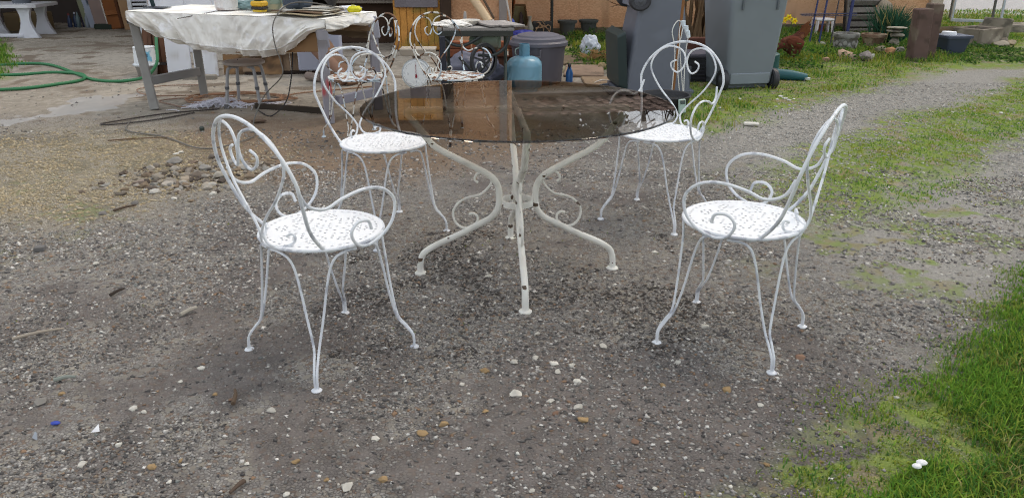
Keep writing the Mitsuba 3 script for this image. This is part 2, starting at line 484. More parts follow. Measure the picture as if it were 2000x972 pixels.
# the plank door leaf, opened out to the right of the doorway
leaf = f'{shed}__door_leaf'
labels[leaf] = {'label': 'ochre plank door leaf with a grey brace and green paint daub'}
for z_ in (0.62, 1.95):
    part(leaf, 'rail', dense(bar((-1.47, WY - 0.085, z_), (-0.93, WY - 0.085, z_), 0.035, 0.15, up=(0, 0, 1)), .06), col=S(126, 120, 124), amp=.15)
part(leaf, 'brace', dense(bar((-1.42, WY - 0.08, 0.70), (-1.17, WY - 0.08, 1.02), 0.09, 0.03), .06), col=S(118, 112, 116), amp=.15)
for i in range(7):
    w = 0.60 / 7
    r = rng.uniform(0.9, 1.1)
    m = dense(bx(-1.50 + (i + .5) * w, WY - 0.05, 1.17, w - .005, .026, 2.30, .003), .045)

    def dcol(v, r=r, i=i):
        c = colour(v, S(204, 146, 76) * r, .22, 18, (S(120, 92, 50), .58, 4, .55), i)
        s = np.clip(1.25 - np.hypot((v[:, 0] + 1.16) / .13, (v[:, 2] - .60) / .10) + (meshkit.fbm(v * 14, 3, 4) - .5) * 1.2, 0, 1)[:, None] * 0.8
        c = c * (1 - s) + S(44, 104, 62)[None] * s
        k = (np.clip((meshkit.fbm(v * np.array([6, 6, 3]) + 9, 3, 2) - 0.45) * 8, 0, 1) * (v[:, 2] < 0.5))[:, None] * .6
        return c * (1 - k) + S(140, 132, 66)[None] * k
    part(leaf, 'plank', m, cols=dcol)
part(shed, 'corner_trim', dense(bx(-0.115, WY - 0.03, 1.6, 0.10, 0.05, 3.3, .004), .2), label='grey square downpipe at the corner', mat='satin', col=S(150, 142, 138))

# low house wing, set back on the right
wing = thing('house_wing', 'low orange rendered house wing with a tiled roof', 'house')
WA, WB = np.array([0.05, 12.48]), np.array([6.85, 13.62])
wd = unit(WB - WA)
wn = np.array([-wd[1], wd[0]])
wl = np.linalg.norm(WB - WA)
wrz = math.atan2(wd[1], wd[0])


def wing_at(s, d, z):
    """s along the wall from its left end, d out towards the yard"""
    q_ = WA + wd * s - wn * d
    return (q_[0], q_[1], z)


part(wing, 'wall', bx(*wing_at(wl / 2, -0.15, 1.05), wl, 0.3, 2.5, rz=wrz), mat='render_wall', smooth=False)
part(wing, 'end_wall', bx(*wing_at(wl - .15, -2.2, 1.3), 0.3, 3.8, 3.0, rz=wrz), mat='render_wall', smooth=False)
part(wing, 'plinth', dense(bx(*wing_at(wl / 2, 0.012, 0.02), wl, 0.03, 0.16, .006, rz=wrz), .12), label='mossy grey plinth', col=S(112, 100, 84), amp=.25, stain=(S(70, 66, 52), .5, 7, .7))
for k in range(6):
    part(wing, 'corner_stone', bx(*wing_at(wl - .06, .02, .3 + .35 * k), .22 + .04 * (k % 2), .10, .33, .015, rz=wrz), col=S(186, 172, 156) * rng.uniform(.9, 1.1), amp=.15)
part(wing, 'gutter', tube([wing_at(-.2, .34, 2.20), wing_at(wl + .3, .34, 2.20)], .055, 10), mat='satin', col=S(150, 140, 132))
part(wing, 'soffit', bx(*wing_at(wl / 2, .12, 2.27), wl + .4, .5, .05, rz=wrz), col=S(96, 78, 64), smooth=False)
rs = 2.9 / 1.0
tiles, slope = [], math.atan2(0.33, 1.0)
for a in range(int((wl + .4) / .2)):
    for b in range(6):
        s0 = -.1 + a * .2
        d0, z0 = .36 - b * .30, 2.28 + b * .30 * math.tan(slope)
        jx, jz = rng.uniform(-.008, .008), rng.uniform(-.006, .006)
        ang = np.linspace(0, PI, 7)
        p0, p1 = np.array(wing_at(s0 + jx, d0 + .05, z0 + jz)), np.array(wing_at(s0 + jx, d0 - .33, z0 + .33 * math.tan(slope) + jz))
        sx = np.array([wd[0], wd[1], 0])
        ring = lambda p, r: p + np.cos(ang)[:, None] * sx * r + np.sin(ang)[:, None] * np.array([0, 0, 1]) * r * .8
        v = np.vstack([ring(p0, .092), ring(p1, .075), ring(p0, .076)])
        f = [(k, k + 1, 8 + k) for k in range(6)] + [(k, 8 + k, 7 + k) for k in range(6)] + [(14 + k, k + 1, k) for k in range(6)] + [(14 + k, 15 + k, k + 1) for k in range(6)]
        tiles.append((tm(v, f), S(122, 104, 96) * rng.uniform(.5, 1.5)))
tv = np.vstack([np.repeat(c[None], len(t.vertices), 0) for t, c in tiles])
part(wing, 'roof_tile', cat([t for t, _ in tiles]), kind='stuff', smooth=False, cols=np.clip(tv, 0, 1))
part(wing, 'roof', move(bx(0, 0, 0, wl + .5, 1.9, .06), wing_at(wl / 2, -.54, 2.535), rz=wrz, rx=slope), col=S(84, 66, 58), smooth=False)

# open lean-to at the far left, dark inside
lean = thing('open_barn', 'dark open lean-to barn at the far left', 'barn')
part(lean, 'back_wall', dense(bx(-8.9, 14.6, 1.2, 7.4, .15, 2.8), .5), col=S(74, 66, 62), amp=.25)
part(lean, 'side_wall', bx(-5.45, 13.9, 1.2, .2, 1.7, 2.8), mat='render_wall', smooth=False)
part(lean, 'end_wall', bx(-12.5, 13.6, 1.2, .2, 2.2, 2.8), mat='render_wall', smooth=False)
part(lean, 'roof', move(bx(0, 0, 0, 8.0, 3.6, .1), (-8.9, 13.3, 2.45), rx=0.12), col=S(92, 70, 60), smooth=False)
part(lean, 'ledge', dense(bx(-8.2, 14.48, .52, 5.6, .12, .05, .006), .3), label='thin pale ledge along the dark wall', col=S(120, 112, 104))
part(lean, 'post', bx(-9.4, 11.9, 1.1, .14, .14, 2.4, .01), col=S(84, 66, 50))


def leaning(name, label, cat_, x, y, w, h, t, tilt, col, rz=0.0, **k):
    key = thing(name, label, cat_)
    m = dense(bx(0, 0, h / 2, w, t, h, .005), .09)
    part(key, 'panel', move(m, (x, y, 0.005), rz=rz, ry=tilt), col=col, **k)
    return key


leaning('green_board', 'narrow sage green board leaning inside the barn, left of the blue board', 'board', -6.93, 13.75, .12, 1.5, .03, -.16, S(142, 146, 120))
leaning('blue_board', 'pale blue board with dark drips leaning in the barn', 'board', -6.79, 13.66, .14, 1.5, .03, -.17, S(176, 184, 200), stain=(S(56, 66, 82), .56, 9, .9))
k_ = leaning('insulation_panel', 'tall pinkish grey panel with a white edge leaning in the barn', 'panel', -6.61, 13.55, .20, 1.6, .05, -.14, S(158, 138, 130), amp=.12)
part(k_, 'edge_strip', move(bx(0, 0, .8, .03, .06, 1.6, .004), (-6.50, 13.545, .03), ry=-.14), col=S(214, 208, 196))
part(k_, 'block', bx(-6.55, 13.5, .035, .28, .16, .08, .006), label='dark green block under the panel', col=S(58, 66, 58))
k_ = leaning('brown_door', 'brown wooden door leaning upright beside the tan board', 'door', -6.33, 13.45, .25, 1.7, .04, -.12, S(140, 88, 52), amp=.2)
part(k_, 'rail', move(bx(0, -.03, .26, .2, .03, .07, .004), (-6.33, 13.43, 0), ry=-.12), col=S(152, 98, 60))
part(k_, 'stile', move(bx(.115, -.03, .85, .045, .03, 1.7, .004), (-6.33, 13.43, .01), ry=-.12), col=S(96, 62, 42))
leaning('tan_board', 'tan board leaning next to the brown door', 'board', -6.06, 13.35, .20, 1.7, .03, -.10, S(176, 142, 108), amp=.12)


# ------------------------------------------------------------------ trees that the glass mirrors, behind the wing
def crown(c, r, n, size, seed, squash=(1, 1, 1.2), lumps=9):
    g = np.random.default_rng(seed)
    cs = np.asarray(c) + g.normal(size=(lumps, 3)) * np.asarray(squash) * r * .48
    k = g.integers(0, lumps, n)
    d = g.normal(size=(n, 3))
    d /= np.linalg.norm(d, axis=1, keepdims=True)
    p = cs[k] + d * (r * .52 * g.uniform(.55, 1.0, n) ** .5)[:, None]
    a = g.normal(size=(n, 3))
    a /= np.linalg.norm(a, axis=1, keepdims=True)
    b = np.cross(a, d)
    b /= np.linalg.norm(b, axis=1, keepdims=True) + 1e-9
    s = size * g.uniform(.6, 1.3, n)[:, None]
    v = np.stack([p - a * s * .5, p + b * s * .28, p + a * s * .5, p - b * s * .28], 1).reshape(-1, 3)
    i = np.arange(n)[:, None] * 4
    f = np.vstack([i + [0, 1, 2], i + [0, 2, 3]])
    t = np.repeat(g.uniform(.6, 1.3, n), 4)[:, None]
    return tm(v, f), t


def limbs(base, h, r, seed, n=16, spread=.6, level=2):
    g = np.random.default_rng(seed)
    base = np.asarray(base, float)
    tr = [base, base + [g.normal() * .1, g.normal() * .1, h * .5], base + [g.normal() * .25, g.normal() * .25, h]]
    out, todo = [tube(tr, [r, r * .6, r * .15], 8, 5)], []
    for i in range(n):
        t = g.uniform(.3, .95)
        p = base + (np.array(tr[2]) - base) * t
        d = unit([g.normal(), g.normal(), g.uniform(.4, 1.2)])
        L = h * spread * g.uniform(.25, .6) * (1.2 - t * .6)
        e = p + d * L
        out.append(tube([p, p + d * L * .5 + g.normal(size=3) * L * .06, e + [0, 0, L * .12]], [r * .35 * (1.1 - t), r * .18 * (1.1 - t), .006], 5, 3))
        for _ in range(5 if level > 1 else 0):
            q_ = p + d * L * g.uniform(.3, .95)
            dd = unit(d + g.normal(size=3) * .6)
            out.append(tube([q_, q_ + dd * L * .25, q_ + dd * L * .5 + g.normal(size=3) * L * .05], [r * .1, r * .07, .004], 4, 2))
    return cat(out)


for i, (x, y_, r, h) in enumerate([(-1.8, 22, 2.6, 6.0), (0.1, 20.5, 2.5, 8.6), (7.0, 24, 1.3, 5.4)]):
    t_ = thing('evergreen_tree', ['broad dark evergreen tree behind the shed', 'dark evergreen tree behind the low wing', 'dark evergreen tree past the right end of the wing'][i], 'tree')
    part(t_, 'trunk', tube([(x, y_, -.1), (x + .1, y_, h * .5), (x, y_, h * .9)], [.22, .16, .05], 10, 4), col=S(92, 74, 58))
    m, tt = crown((x, y_, h * .68), r, 5000, .34, 50 + i, (1, 1, 1.1))
    part(t_, 'crown', m, mat='leaf', smooth=False, cols=np.clip(S(58, 74, 44)[None] * tt, 0, 1))
t_ = thing('bare_tree', 'bare leafless tree behind the low wing', 'tree')
part(t_, 'trunk', limbs((2.9, 19, -.1), 6.4, .12, 77, 30, .8), col=S(70, 60, 52))


# ------------------------------------------------------------------ the round table
TC = np.array([0.022, 3.24])
table = thing('garden_table', 'round garden table with a smoked glass top on four bent cream tube legs', 'table')
GR, GT, GZ0 = 0.622, 0.008, 0.709
prof = [(0, GZ0), (GR - .004, GZ0), (GR - .001, GZ0 + .0015), (GR, GZ0 + GT * .5), (GR - .001, GZ0 + GT - .0015), (GR - .004, GZ0 + GT), (0, GZ0 + GT)]
gm = lathe(prof, 128, (TC[0], TC[1] - 0.01, 0))
key = f'{table}__glass_top'
scene[key] = mikit.ply(gm, 'smoked_glass', smooth=False)
labels[key] = {'label': 'smoked brown glass table top'}
lp = [(.414, .004), (.412, .05), (.400, .088), (.372, .112), (.330, .135), (.240, .176), (.160, .218), (.115, .242), (.085, .275), (.076, .315), (.077, .365), (.09, .402), (.125, .435), (.21, .482),
      (.300, .530), (.345, .562), (.385, .612), (.425, .662), (.442, .684), (.430, .6945), (.36, .6945), (.20, .6945), (.02, .6945)]
sc_ = [(.201, .262), (.185, .266), (.167, .251), (.172, .223), (.200, .203), (.235, .206), (.261, .233), (.268, .273), (.250, .307), (.211, .333), (.157, .346), (.123, .373), (.107, .402), (.122, .428),
       (.147, .440), (.168, .433), (.176, .411), (.163, .398)]
for i in range(4):
    a = math.radians(-86 + 90 * i)
    d = np.array([math.cos(a), math.sin(a), 0])
    P = lambda r, z: np.array([TC[0], TC[1], z]) + d * r
    drop = .012 * (i == 2)
    lg = part(table, 'leg', tube([P(r, z - (drop if z > .6 else 0)) for r, z in lp], .0135, 12, 4), mat='cream_paint')
    part(lg, 'foot', lathe([(0, -.004), (.026, -.004), (.026, .005), (.021, .009), (0, .009)], 20, tuple(P(.414, 0))), mat='cream_paint')
    part(table, 'scroll', tube([P(r, z) for r, z in sc_], .0052, 6, 5), mat='cream_paint')
ang = np.linspace(0, 2 * PI, 49)[:-1]
rv = np.concatenate([np.stack([TC[0] + np.cos(ang) * r, TC[1] + np.sin(ang) * r, ang * 0 + z], 1) for r, z in ((.067, .300), (.067, .326), (.063, .326), (.063, .300))])
i_, j_ = np.meshgrid(np.arange(4), np.arange(48), indexing='ij')
qq = np.stack([i_ * 48 + j_, i_ * 48 + (j_ + 1) % 48, ((i_ + 1) % 4) * 48 + (j_ + 1) % 48, ((i_ + 1) % 4) * 48 + j_], -1).reshape(-1, 4)
part(table, 'ring', tm(rv, np.vstack([qq[:, [0, 2, 1]], qq[:, [0, 3, 2]]])), mat='cream_paint')


# ------------------------------------------------------------------ the wire chairs
def seat_plate(seed=0):
    disc = Point(0, 0).buffer(.199, 48)
    holes = []

    def hole(x, y, a, l=.0060, w=.0043):
        holes.append(affinity.translate(affinity.rotate(affinity.scale(Point(0, 0).buffer(1, 2), l, w), math.degrees(a), origin=(0, 0)), x, y))
    for k in range(44):
        a = k * 2 * PI / 44
        hole(.178 * math.cos(a), .178 * math.sin(a), a + PI / 2)
    for k in range(8):                                   # eight petals of punched slots
        a0 = k * PI / 4
        for t in np.linspace(-1, 1, 7):
            r_, a_ = .148 - .045 * t * t, a0 + .30 * t
            hole(r_ * math.cos(a_), r_ * math.sin(a_), a_ + PI / 2 - t)
        for t in (-.5, 0, .5):
            r_, a_ = .125 - .03 * t * t, a0 + .22 * t
            hole(r_ * math.cos(a_), r_ * math.sin(a_), a_ + PI / 2)
        for r_ in (.028, .05, .072):
            a_ = a0 + (.39 if r_ == .05 else 0)
            hole(r_ * math.cos(a_), r_ * math.sin(a_), a_)
        for s in (-1, 1):
            hole(.088 * math.cos(a0 + s * .2), .088 * math.sin(a0 + s * .2), a0)
    hole(0, 0, 0)
    from shapely import union_all
    return extr(disc.difference(union_all(holes)), .0035)


PLATE = seat_plate()
HOOP = [(.100, .03, .427), (.140, -.02, .425), (.163, -.075, .428), (.168, -.115, .450), (.187, -.165, .52), (.213, -.20, .62), (.222, -.218, .685), (.186, -.240, .765), (.105, -.260, .831)]
HEART = [(.055, -.165, .473), (.072, -.155, .482), (.083, -.152, .470), (.078, -.160, .452), (.052, -.185, .442), (.022, -.207, .449), (.008, -.216, .475), (.010, -.219, .497), (.045, -.222, .545), (.122, -.222, .625),
         (.174, -.222, .718), (.152, -.236, .788), (.094, -.254, .826), (.030, -.262, .812), (.005, -.263, .770), (.012, -.259, .726), (.038, -.250, .700), (.068, -.246, .716), (.075, -.247, .744), (.050, -.252, .760)]
ARM = [(.198, -.20, .655), (.206, -.175, .605), (.212, -.12, .585), (.216, -.06, .605), (.218, .02, .618), (.218, .09, .605), (.216, .135, .56), (.214, .13, .50), (.212, .09, .455), (.210, .03, .432), (.212, -.015, .445), (.214, -.035, .485),
       (.214, -.01, .515), (.214, .03, .512), (.213, .042, .482)]


def wire_chair(label, cat_, x, y, face, mat='white_paint', seat_mat=None, arms=True, group=None, dz=0.0, s=1.0):
    F = np.array([math.cos(math.radians(face)), math.sin(math.radians(face)), 0])
    R = np.array([F[1], -F[0], 0])
    C = np.array([x, y, dz])
    w = lambda sx, f, z: C + s * (R * sx + F * f + np.array([0, 0, z]))
    key = thing('wire_chair' if mat == 'white_paint' else 'old_wire_chair', label, cat_, group)
    seat = part(key, 'seat', move(PLATE, C + [0, 0, .4405 * s], rz=math.radians(face), s=s), mat=seat_mat or 'seat_paint', col=None if seat_mat else S(247, 248, 250), amp=.03, smooth=False)
    part(seat, 'rim', tube([w(.2005 * math.cos(a), .2005 * math.sin(a), .439) for a in np.arange(64) * 2 * PI / 64], .0058 * s, 8, closed=True), mat=mat)
    hp = HOOP if arms else HOOP[2:]
    part(key, 'back_hoop', tube([w(a, b, c) for a, b, c in hp] + [w(0, -.265, .853)] + [w(-a, b, c) for a, b, c in hp[::-1]], .0059 * s, 10, 5), mat=mat)
    for sg in (-1, 1):
        part(key, 'heart_scroll', tube([w(sg * a, b, c) for a, b, c in HEART], .0046 * s, 8, 5), mat=mat)
        if arms:
            part(key, 'arm', tube([w(sg * a, b, c) for a, b, c in ARM], .0053 * s, 8, 5), mat=mat)
    for k in range(4):
        a0 = PI / 4 + k * PI / 2
        pts = []
        for sg in (-1, 1):
            prof = [(.286, .7, .004), (.283, .9, .05), (.258, 1.3, .088), (.232, 2.2, .125), (.214, 7, .22), (.203, 12, .32), (.198, 16.5, .38), (.198, 22, .412), (.199, 31, .4265), (.1995, 42, .428)]
            pts.append(tube([w(r * math.cos(a0 + sg * math.radians(d)), r * math.sin(a0 + sg * math.radians(d)), z) for r, d, z in prof], .0043 * s, 8, 4))
        lg = part(key, 'leg', cat(pts), mat=mat)
        f = w(.286 * math.cos(a0), .286 * math.sin(a0), 0)
        part(lg, 'foot_cap', lathe([(0, -.002), (.0165 * s, -.002), (.0175 * s, .003), (.012 * s, .0075), (0, .009)], 16, tuple(f)), mat=mat)
    return key


wire_chair('white wire armchair with heart-shaped back, front left of the glass table', 'chair', -.627, 2.53, 47)
wire_chair('white wire armchair with heart-shaped back, front right of the glass table', 'chair', .79, 2.636, 148)
wire_chair('armless white wire chair behind the left edge of the glass table', 'chair', -.605, 3.77, -48, arms=False)
wire_chair('white wire armchair behind the right edge of the glass table, before the bins', 'chair', .735, 3.985, 235)
wire_chair('old rusty wire chair with peeling paint beside the work table leg', 'chair', -1.08, 5.75, 216, 'peeling_paint', 'peeling_seat')
wire_chair('old rusty wire chair with peeling paint in front of the dial scale', 'chair', -.40, 5.78, -50, 'peeling_paint', 'peeling_seat')


# ------------------------------------------------------------------ the work table under its dust sheet
TZ = .79
FL, FR, BR, BL = np.array([-3.16, 6.90]), np.array([-1.37, 6.16]), np.array([-1.10, 6.84]), np.array([-2.88, 7.62])
wt = thing('work_table', 'long grey trestle work table standing by the shed door', 'table')
GREY = S(150, 148, 146)
corner = lambda p, z: (p[0], p[1], z)
for nm, p, q_ in (('leg', FL + [.02, .06], (-3.0, 6.8)), ('leg', BL + [.02, -.1], (-2.79, 7.39)), ('leg', FR + [-.05, .06], (-1.42, 6.28)), ('leg', BR + [-.03, -.06], (-1.12, 6.80))):
    right = q_[0] > -2
    st = (S(188, 62, 54), 2, 1, 0)
    pm = dense(bar((q_[0], q_[1], 0), corner(p, TZ - .03), .07, .07, .006, up=(1, .35, 0)), .03)

    def lcol(v, right=right, q_=q_):
        c = colour(v, S(158, 156, 164) if right else S(150, 148, 144), .10, 12, (S(112, 104, 98), .62, 6, .5))
        if q_[0] < -1.3 and right:                       # a smear of red paint on the front right leg
            k = (np.clip((meshkit.fbm(v * np.array([30, 30, 12]), 3, 3) - .46) * 5, 0, 1) * np.clip((v[:, 2] - .20) / .04, 0, 1) * np.clip((.36 - v[:, 2]) / .04, 0, 1))[:, None] * .75
            c = c * (1 - k) + S(206, 60, 54)[None] * k
        return c
    lg = part(wt, 'leg', pm, cols=lcol, label='leg with a red paint smear' if right and q_[0] < -1.3 else None)
    if right:
        part(lg, 'gusset', dense(bar((q_[0], q_[1], TZ - .20), corner(p, TZ - .05), .12, .085, .01, up=(1, .35, 0)), .05), col=S(172, 172, 182), amp=.1)
part(wt, 'rail', dense(bar((-3.04, 6.86, .23), (-2.815, 7.40, .23), .045, .07, .004), .06), col=GREY)
part(wt, 'rail', dense(bar((-1.37, 6.36, .16), (-1.14, 6.74, .16), .045, .07, .004), .06), col=S(146, 146, 158))
part(wt, 'beam', dense(bar((-3.05, 6.98, .70), (-1.42, 6.30, .70), .05, .10, .004), .1), col=S(150, 126, 100))
part(wt, 'beam', dense(bar((-2.80, 7.45, .70), (-1.12, 6.74, .70), .05, .10, .004), .1), col=S(150, 126, 100))
part(wt, 'board', dense(bar((-2.35, 6.62, .56), (-1.42, 6.23, .62), .03, .14, .004), .1), col=S(148, 116, 84), amp=.2)
part(wt, 'table_top', cat([tm([corner(p, z) for z in (TZ - .04, TZ - .018) for p in (np.array([-3.10, 6.93]), np.array([-1.42, 6.23]), np.array([-1.16, 6.80]), np.array([-2.86, 7.55]))], [[0, 2, 1], [0, 3, 2], [4, 5, 6], [4, 6, 7]] + [x for k in range(4) for x in ([k, (k + 1) % 4, 4 + (k + 1) % 4], [k, 4 + (k + 1) % 4, 4 + k])])]), col=S(160, 140, 116), smooth=False)


def sheet():
    """the plastic-backed dust sheet: a top, and skirts of uneven drop all round with a cord run along the front"""
    fx = unit(np.append(FR - FL, 0))
    out, tags = [], []
    N = 170
    s = np.linspace(0, 1, N)
    top = np.array([[*(FL * (1 - a) + FR * a), TZ] for a in s])
    back = np.array([[*(BL * (1 - a) + BR * a), TZ] for a in s])
    M = 40
    rows = []
    for t in np.linspace(0, 1, M):
        r_ = top * (1 - t) + back * t
        r_ = r_ + np.array([[0, 0, 1]]) * (.010 * (meshkit.fbm(r_ * 7, 3, 8) - .4) + .055 * np.exp(-((s - .30) / .12) ** 2 - ((t - .85) / .3) ** 2) * (meshkit.fbm(r_ * 9, 3, 2)))[:, None]
        rows.append(r_)
    out.append(('top', rows))

    def skirt(a, b, drop, n_, seed, amp=.02, tuck=None):
        a, b = np.append(a, TZ), np.append(b, TZ)
        d = unit(b - a)
        nrm = np.cross(d, [0, 0, 1])
        rows = []
        ss = np.linspace(0, 1, n_)
        dr_ = drop(ss)
        for t in np.linspace(0, 1, 34):
            p = a[None] * (1 - ss[:, None]) + b[None] * ss[:, None]
            z = -dr_ * t
            x = ss * np.linalg.norm(b - a)
            diag = np.stack([x * 6.5 - t * 2.4 * np.clip((.5 - ss) * 4, -1, 1), t * 1.0 + 0 * x, 0 * x + seed], 1)
            f = (1 - np.abs(2 * meshkit.fbm(diag, 3, seed) - 1)) - .7
            wr = meshkit.fbm(np.stack([x * 16, t * 9 + 0 * x, 0 * x], 1), 3, seed + 3) - .5
            o = amp * (.3 + t) * (f * 2.4) + amp * .35 * wr + .03 * np.sin(min(t, .85) / .85 * PI * .55)
            o = o * np.clip(np.minimum(ss, 1 - ss) / .04, .12, 1)
            if t > .82:                                     # the hem below the cord flutters inwards
                o = o - .05 * (t - .82) / .18 + .02 * (meshkit.fbm(np.stack([x * 22, t * 14 + 0 * x, 0 * x + 3], 1), 2, seed + 5) - .5)
                z = z - .015 * (meshkit.fbm(np.stack([x * 9, 0 * x, 0 * x], 1), 2, seed + 6) - .3)
            rows.append(p + nrm * o[:, None] + np.array([0, 0, 1]) * z[:, None])
        return rows
    front = lambda a: np.interp(a, [0, .05, .18, .32, .45, .58, .70, .78, .86, .93, 1.0], [.07, .12, .20, .265, .285, .30, .30, .275, .20, .10, .07])
    out.append(('front', skirt(FL, FR, front, 260, 1, .040)))
    out.append(('right', skirt(FR, BR, lambda a: .085 + .015 * np.sin(a * 9), 70, 5, .011)))
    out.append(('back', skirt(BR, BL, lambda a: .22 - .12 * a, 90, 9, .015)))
    out.append(('left', skirt(BL, FL, lambda a: .10 + .02 * a, 60, 13, .012)))
    ms = []
    for nm, rows in out:
        v = np.concatenate(rows)
        m_, n_ = len(rows), len(rows[0])
        i, j = np.meshgrid(np.arange(m_ - 1), np.arange(n_ - 1), indexing='ij')
        q = np.stack([i * n_ + j, i * n_ + j + 1, (i + 1) * n_ + j + 1, (i + 1) * n_ + j], -1).reshape(-1, 4)
        f = np.vstack([q[:, [0, 1, 2]], q[:, [0, 2, 3]]])
        ms.append(tm(v, f))
    return ms, out[1][1]


ms, fr_rows = sheet()
sk = thing('dust_sheet', 'crumpled white dust sheet draped over the long work table', 'dust sheet')


def sheet_col(v):
    c = colour(v, S(238, 235, 229), .04, 5, [(S(204, 197, 184), .56, 3.0, .6), (S(196, 190, 184), .62, 9.0, .45), (S(248, 248, 250), .60, 14, .8)], 3)
    return c


part(sk, 'sheet', ms[0], cols=sheet_col, smooth=True)
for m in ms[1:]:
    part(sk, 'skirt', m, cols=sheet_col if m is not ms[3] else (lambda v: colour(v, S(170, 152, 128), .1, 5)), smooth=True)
part(sk, 'cord', tube(fr_rows[27][2:250:3] + np.array([0, -.006, 0]), .0035, 5), col=S(236, 234, 232))


# ------------------------------------------------------------------ things lying on the dust sheet
def on_table(fx, fy, dz=.012):
    """a point of the work table: fx along its front from the left, fy towards the back"""
    p = FL * (1 - fx) * (1 - fy) + FR * fx * (1 - fy) + BR * fx * fy + BL * (1 - fx) * fy
    return np.array([p[0], p[1], TZ + dz])


TA = math.atan2(*(FR - FL)[::-1])
p = on_table(.03, .38)
k_ = thing('float_trowel', 'dark plasterer\'s trowel on the left end of the dust sheet', 'trowel')
part(k_, 'blade', bx(*p, .22, .10, .008, .002, rz=TA), mat='satin', col=S(60, 66, 76))
part(k_, 'handle', tube([p + [-.03, 0, .01], p + [-.055, 0, .15], p + [-.075, 0, .32]], .017, 10, 4), col=S(44, 60, 62))
p = on_table(.40, .42)
k_ = thing('plaster_bucket', 'white plastic bucket with a brown plaster stain on the dust sheet', 'bucket')
part(k_, 'tub', lathe([(0, 0), (.085, 0), (.092, .06), (.108, .24), (.104, .24), (.09, .02), (0, .02)], 40, p), mat='satin', col=S(236, 236, 236), stain=(S(170, 138, 120), .52, 9, .9))
part(k_, 'rim', lathe([(.106, .235), (.114, .235), (.114, .25), (.106, .25)], 40, p), mat='satin', col=S(238, 238, 240))
p = on_table(.47, .66)
k_ = thing('teal_rag', 'crumpled teal rag behind the plaster bucket', 'rag')
g = trimesh.creation.icosphere(subdivisions=4)
v = np.array(g.vertices)
v *= (.6 + .8 * meshkit.fbm(v * 2.6, 4, 8))[:, None]
part(k_, 'cloth', tm(v * [.15, .09, .05] + p + [0, 0, .03], g.faces), col=S(150, 178, 182), stain=(S(196, 206, 206), .5, 20, .8))
p = on_table(.565, .58)
k_ = thing('glue_jug', 'cloudy yellow plastic jug on the dust sheet behind the yellow sander', 'jug')
part(k_, 'tub', lathe([(0, 0), (.115, 0), (.122, .02), (.124, .17), (.10, .21), (.05, .23), (0, .23)], 32, p), mat='satin', col=S(190, 182, 146), stain=(S(160, 176, 156), .5, 8, .7))
part(k_, 'band', lathe([(.1255, .05), (.127, .055), (.127, .09), (.1255, .095)], 32, p), mat='satin', col=S(150, 170, 152))
p = on_table(.60, .33)
k_ = thing('sander', 'black and yellow power sander standing on the dust sheet', 'power tool')
part(k_, 'sole', bx(*(p + [0, 0, .008]), .085, .08, .016, .004, rz=TA), mat='satin', col=S(222, 186, 44))
part(k_, 'skirt', bx(*(p + [0, 0, .030]), .105, .09, .022, .006, rz=TA), mat='satin', col=S(44, 42, 40))
part(k_, 'motor', bx(*(p + [0, 0, .062]), .115, .095, .040, .012, rz=TA), mat='satin', col=S(222, 176, 40))
part(k_, 'collar', bx(*(p + [0, 0, .09]), .06, .06, .03, .01, rz=TA), mat='satin', col=S(40, 38, 40))
part(k_, 'grip', tube([p + [0, 0, .09], p + [0, .01, .16], p + [.01, .03, .24]], [.026, .022, .03], 12, 3), mat='satin', col=S(46, 44, 52))
p = on_table(.655, .62)
k_ = thing('blue_bottle', 'small translucent blue bottle on the dust sheet', 'bottle')
part(k_, 'body', lathe([(0, 0), (.032, 0), (.036, .01), (.036, .09), (.015, .12), (.015, .14), (0, .14)], 24, p), mat='gloss', col=S(110, 142, 164))
p = on_table(.73, .56)
k_ = thing('cup_brush', 'round grey wire cup brush lying on the dust sheet', 'tool')
part(k_, 'cup', move(lathe([(0, 0), (.055, 0), (.06, .02), (.058, .07), (.03, .09), (0, .10)], 28), p + [0, 0, .06], rx=PI / 2, rz=.5), mat='satin', col=S(124, 122, 120))
part(k_, 'shank', tube([p + [-.05, -.02, .05], p + [-.10, -.05, .03], p + [-.14, -.04, .01]], [.022, .015, .010], 10, 2), col=S(208, 204, 198))
p = on_table(.85, .25)
k_ = thing('cardboard_sheet', 'stack of paint-stained cardboard sheets under the dark blue tub', 'cardboard')
for j, (w, d, cl) in enumerate([(.52, .34, S(150, 138, 112)), (.46, .30, S(108, 88, 70)), (.42, .26, S(176, 168, 150)), (.30, .22, S(196, 192, 184))]):
    m = dense(bx(0, 0, 0, w, d, .006, .001), .05)
    v = np.array(m.vertices)
    v[:, 2] += .012 * (meshkit.fbm(v * 5 + j * 3, 2, j) - .3)
    part(k_, 'sheet', move(tm(v, m.faces), p + [.03 * j - .02, .03 * j, .010 + .011 * j], rz=TA + .1 * j - .12), col=cl, amp=.15, stain=(S(230, 226, 216), .54, 9, .9))
p = on_table(.80, .30, .05)
k_ = thing('blue_tub', 'dark blue plastic tub on the cardboard sheets', 'tub')
m = bx(*(p + [0, 0, .11]), .19, .17, .22, .03, 1.10, rz=TA)
part(k_, 'body', m, mat='satin', col=S(72, 84, 100), amp=.06)
part(k_, 'rim', bx(*(p + [0, 0, .225]), .225, .205, .02, .008, rz=TA), mat='satin', col=S(72, 84, 100))
p = on_table(.93, .42)
k_ = thing('goblet', 'dark grey metal goblet foot standing on the dust sheet', 'goblet')
part(k_, 'foot', lathe([(0, 0), (.075, 0), (.07, .008), (.03, .022), (.018, .04), (.020, .06), (.045, .09), (.07, .13), (.08, .2), (.076, .2), (.06, .12), (0, .08)], 36, p), mat='satin', col=S(66, 64, 66))
p = on_table(.985, .62)
k_ = thing('tape_box', 'bright yellow plastic tape box at the right end of the dust sheet', 'box')
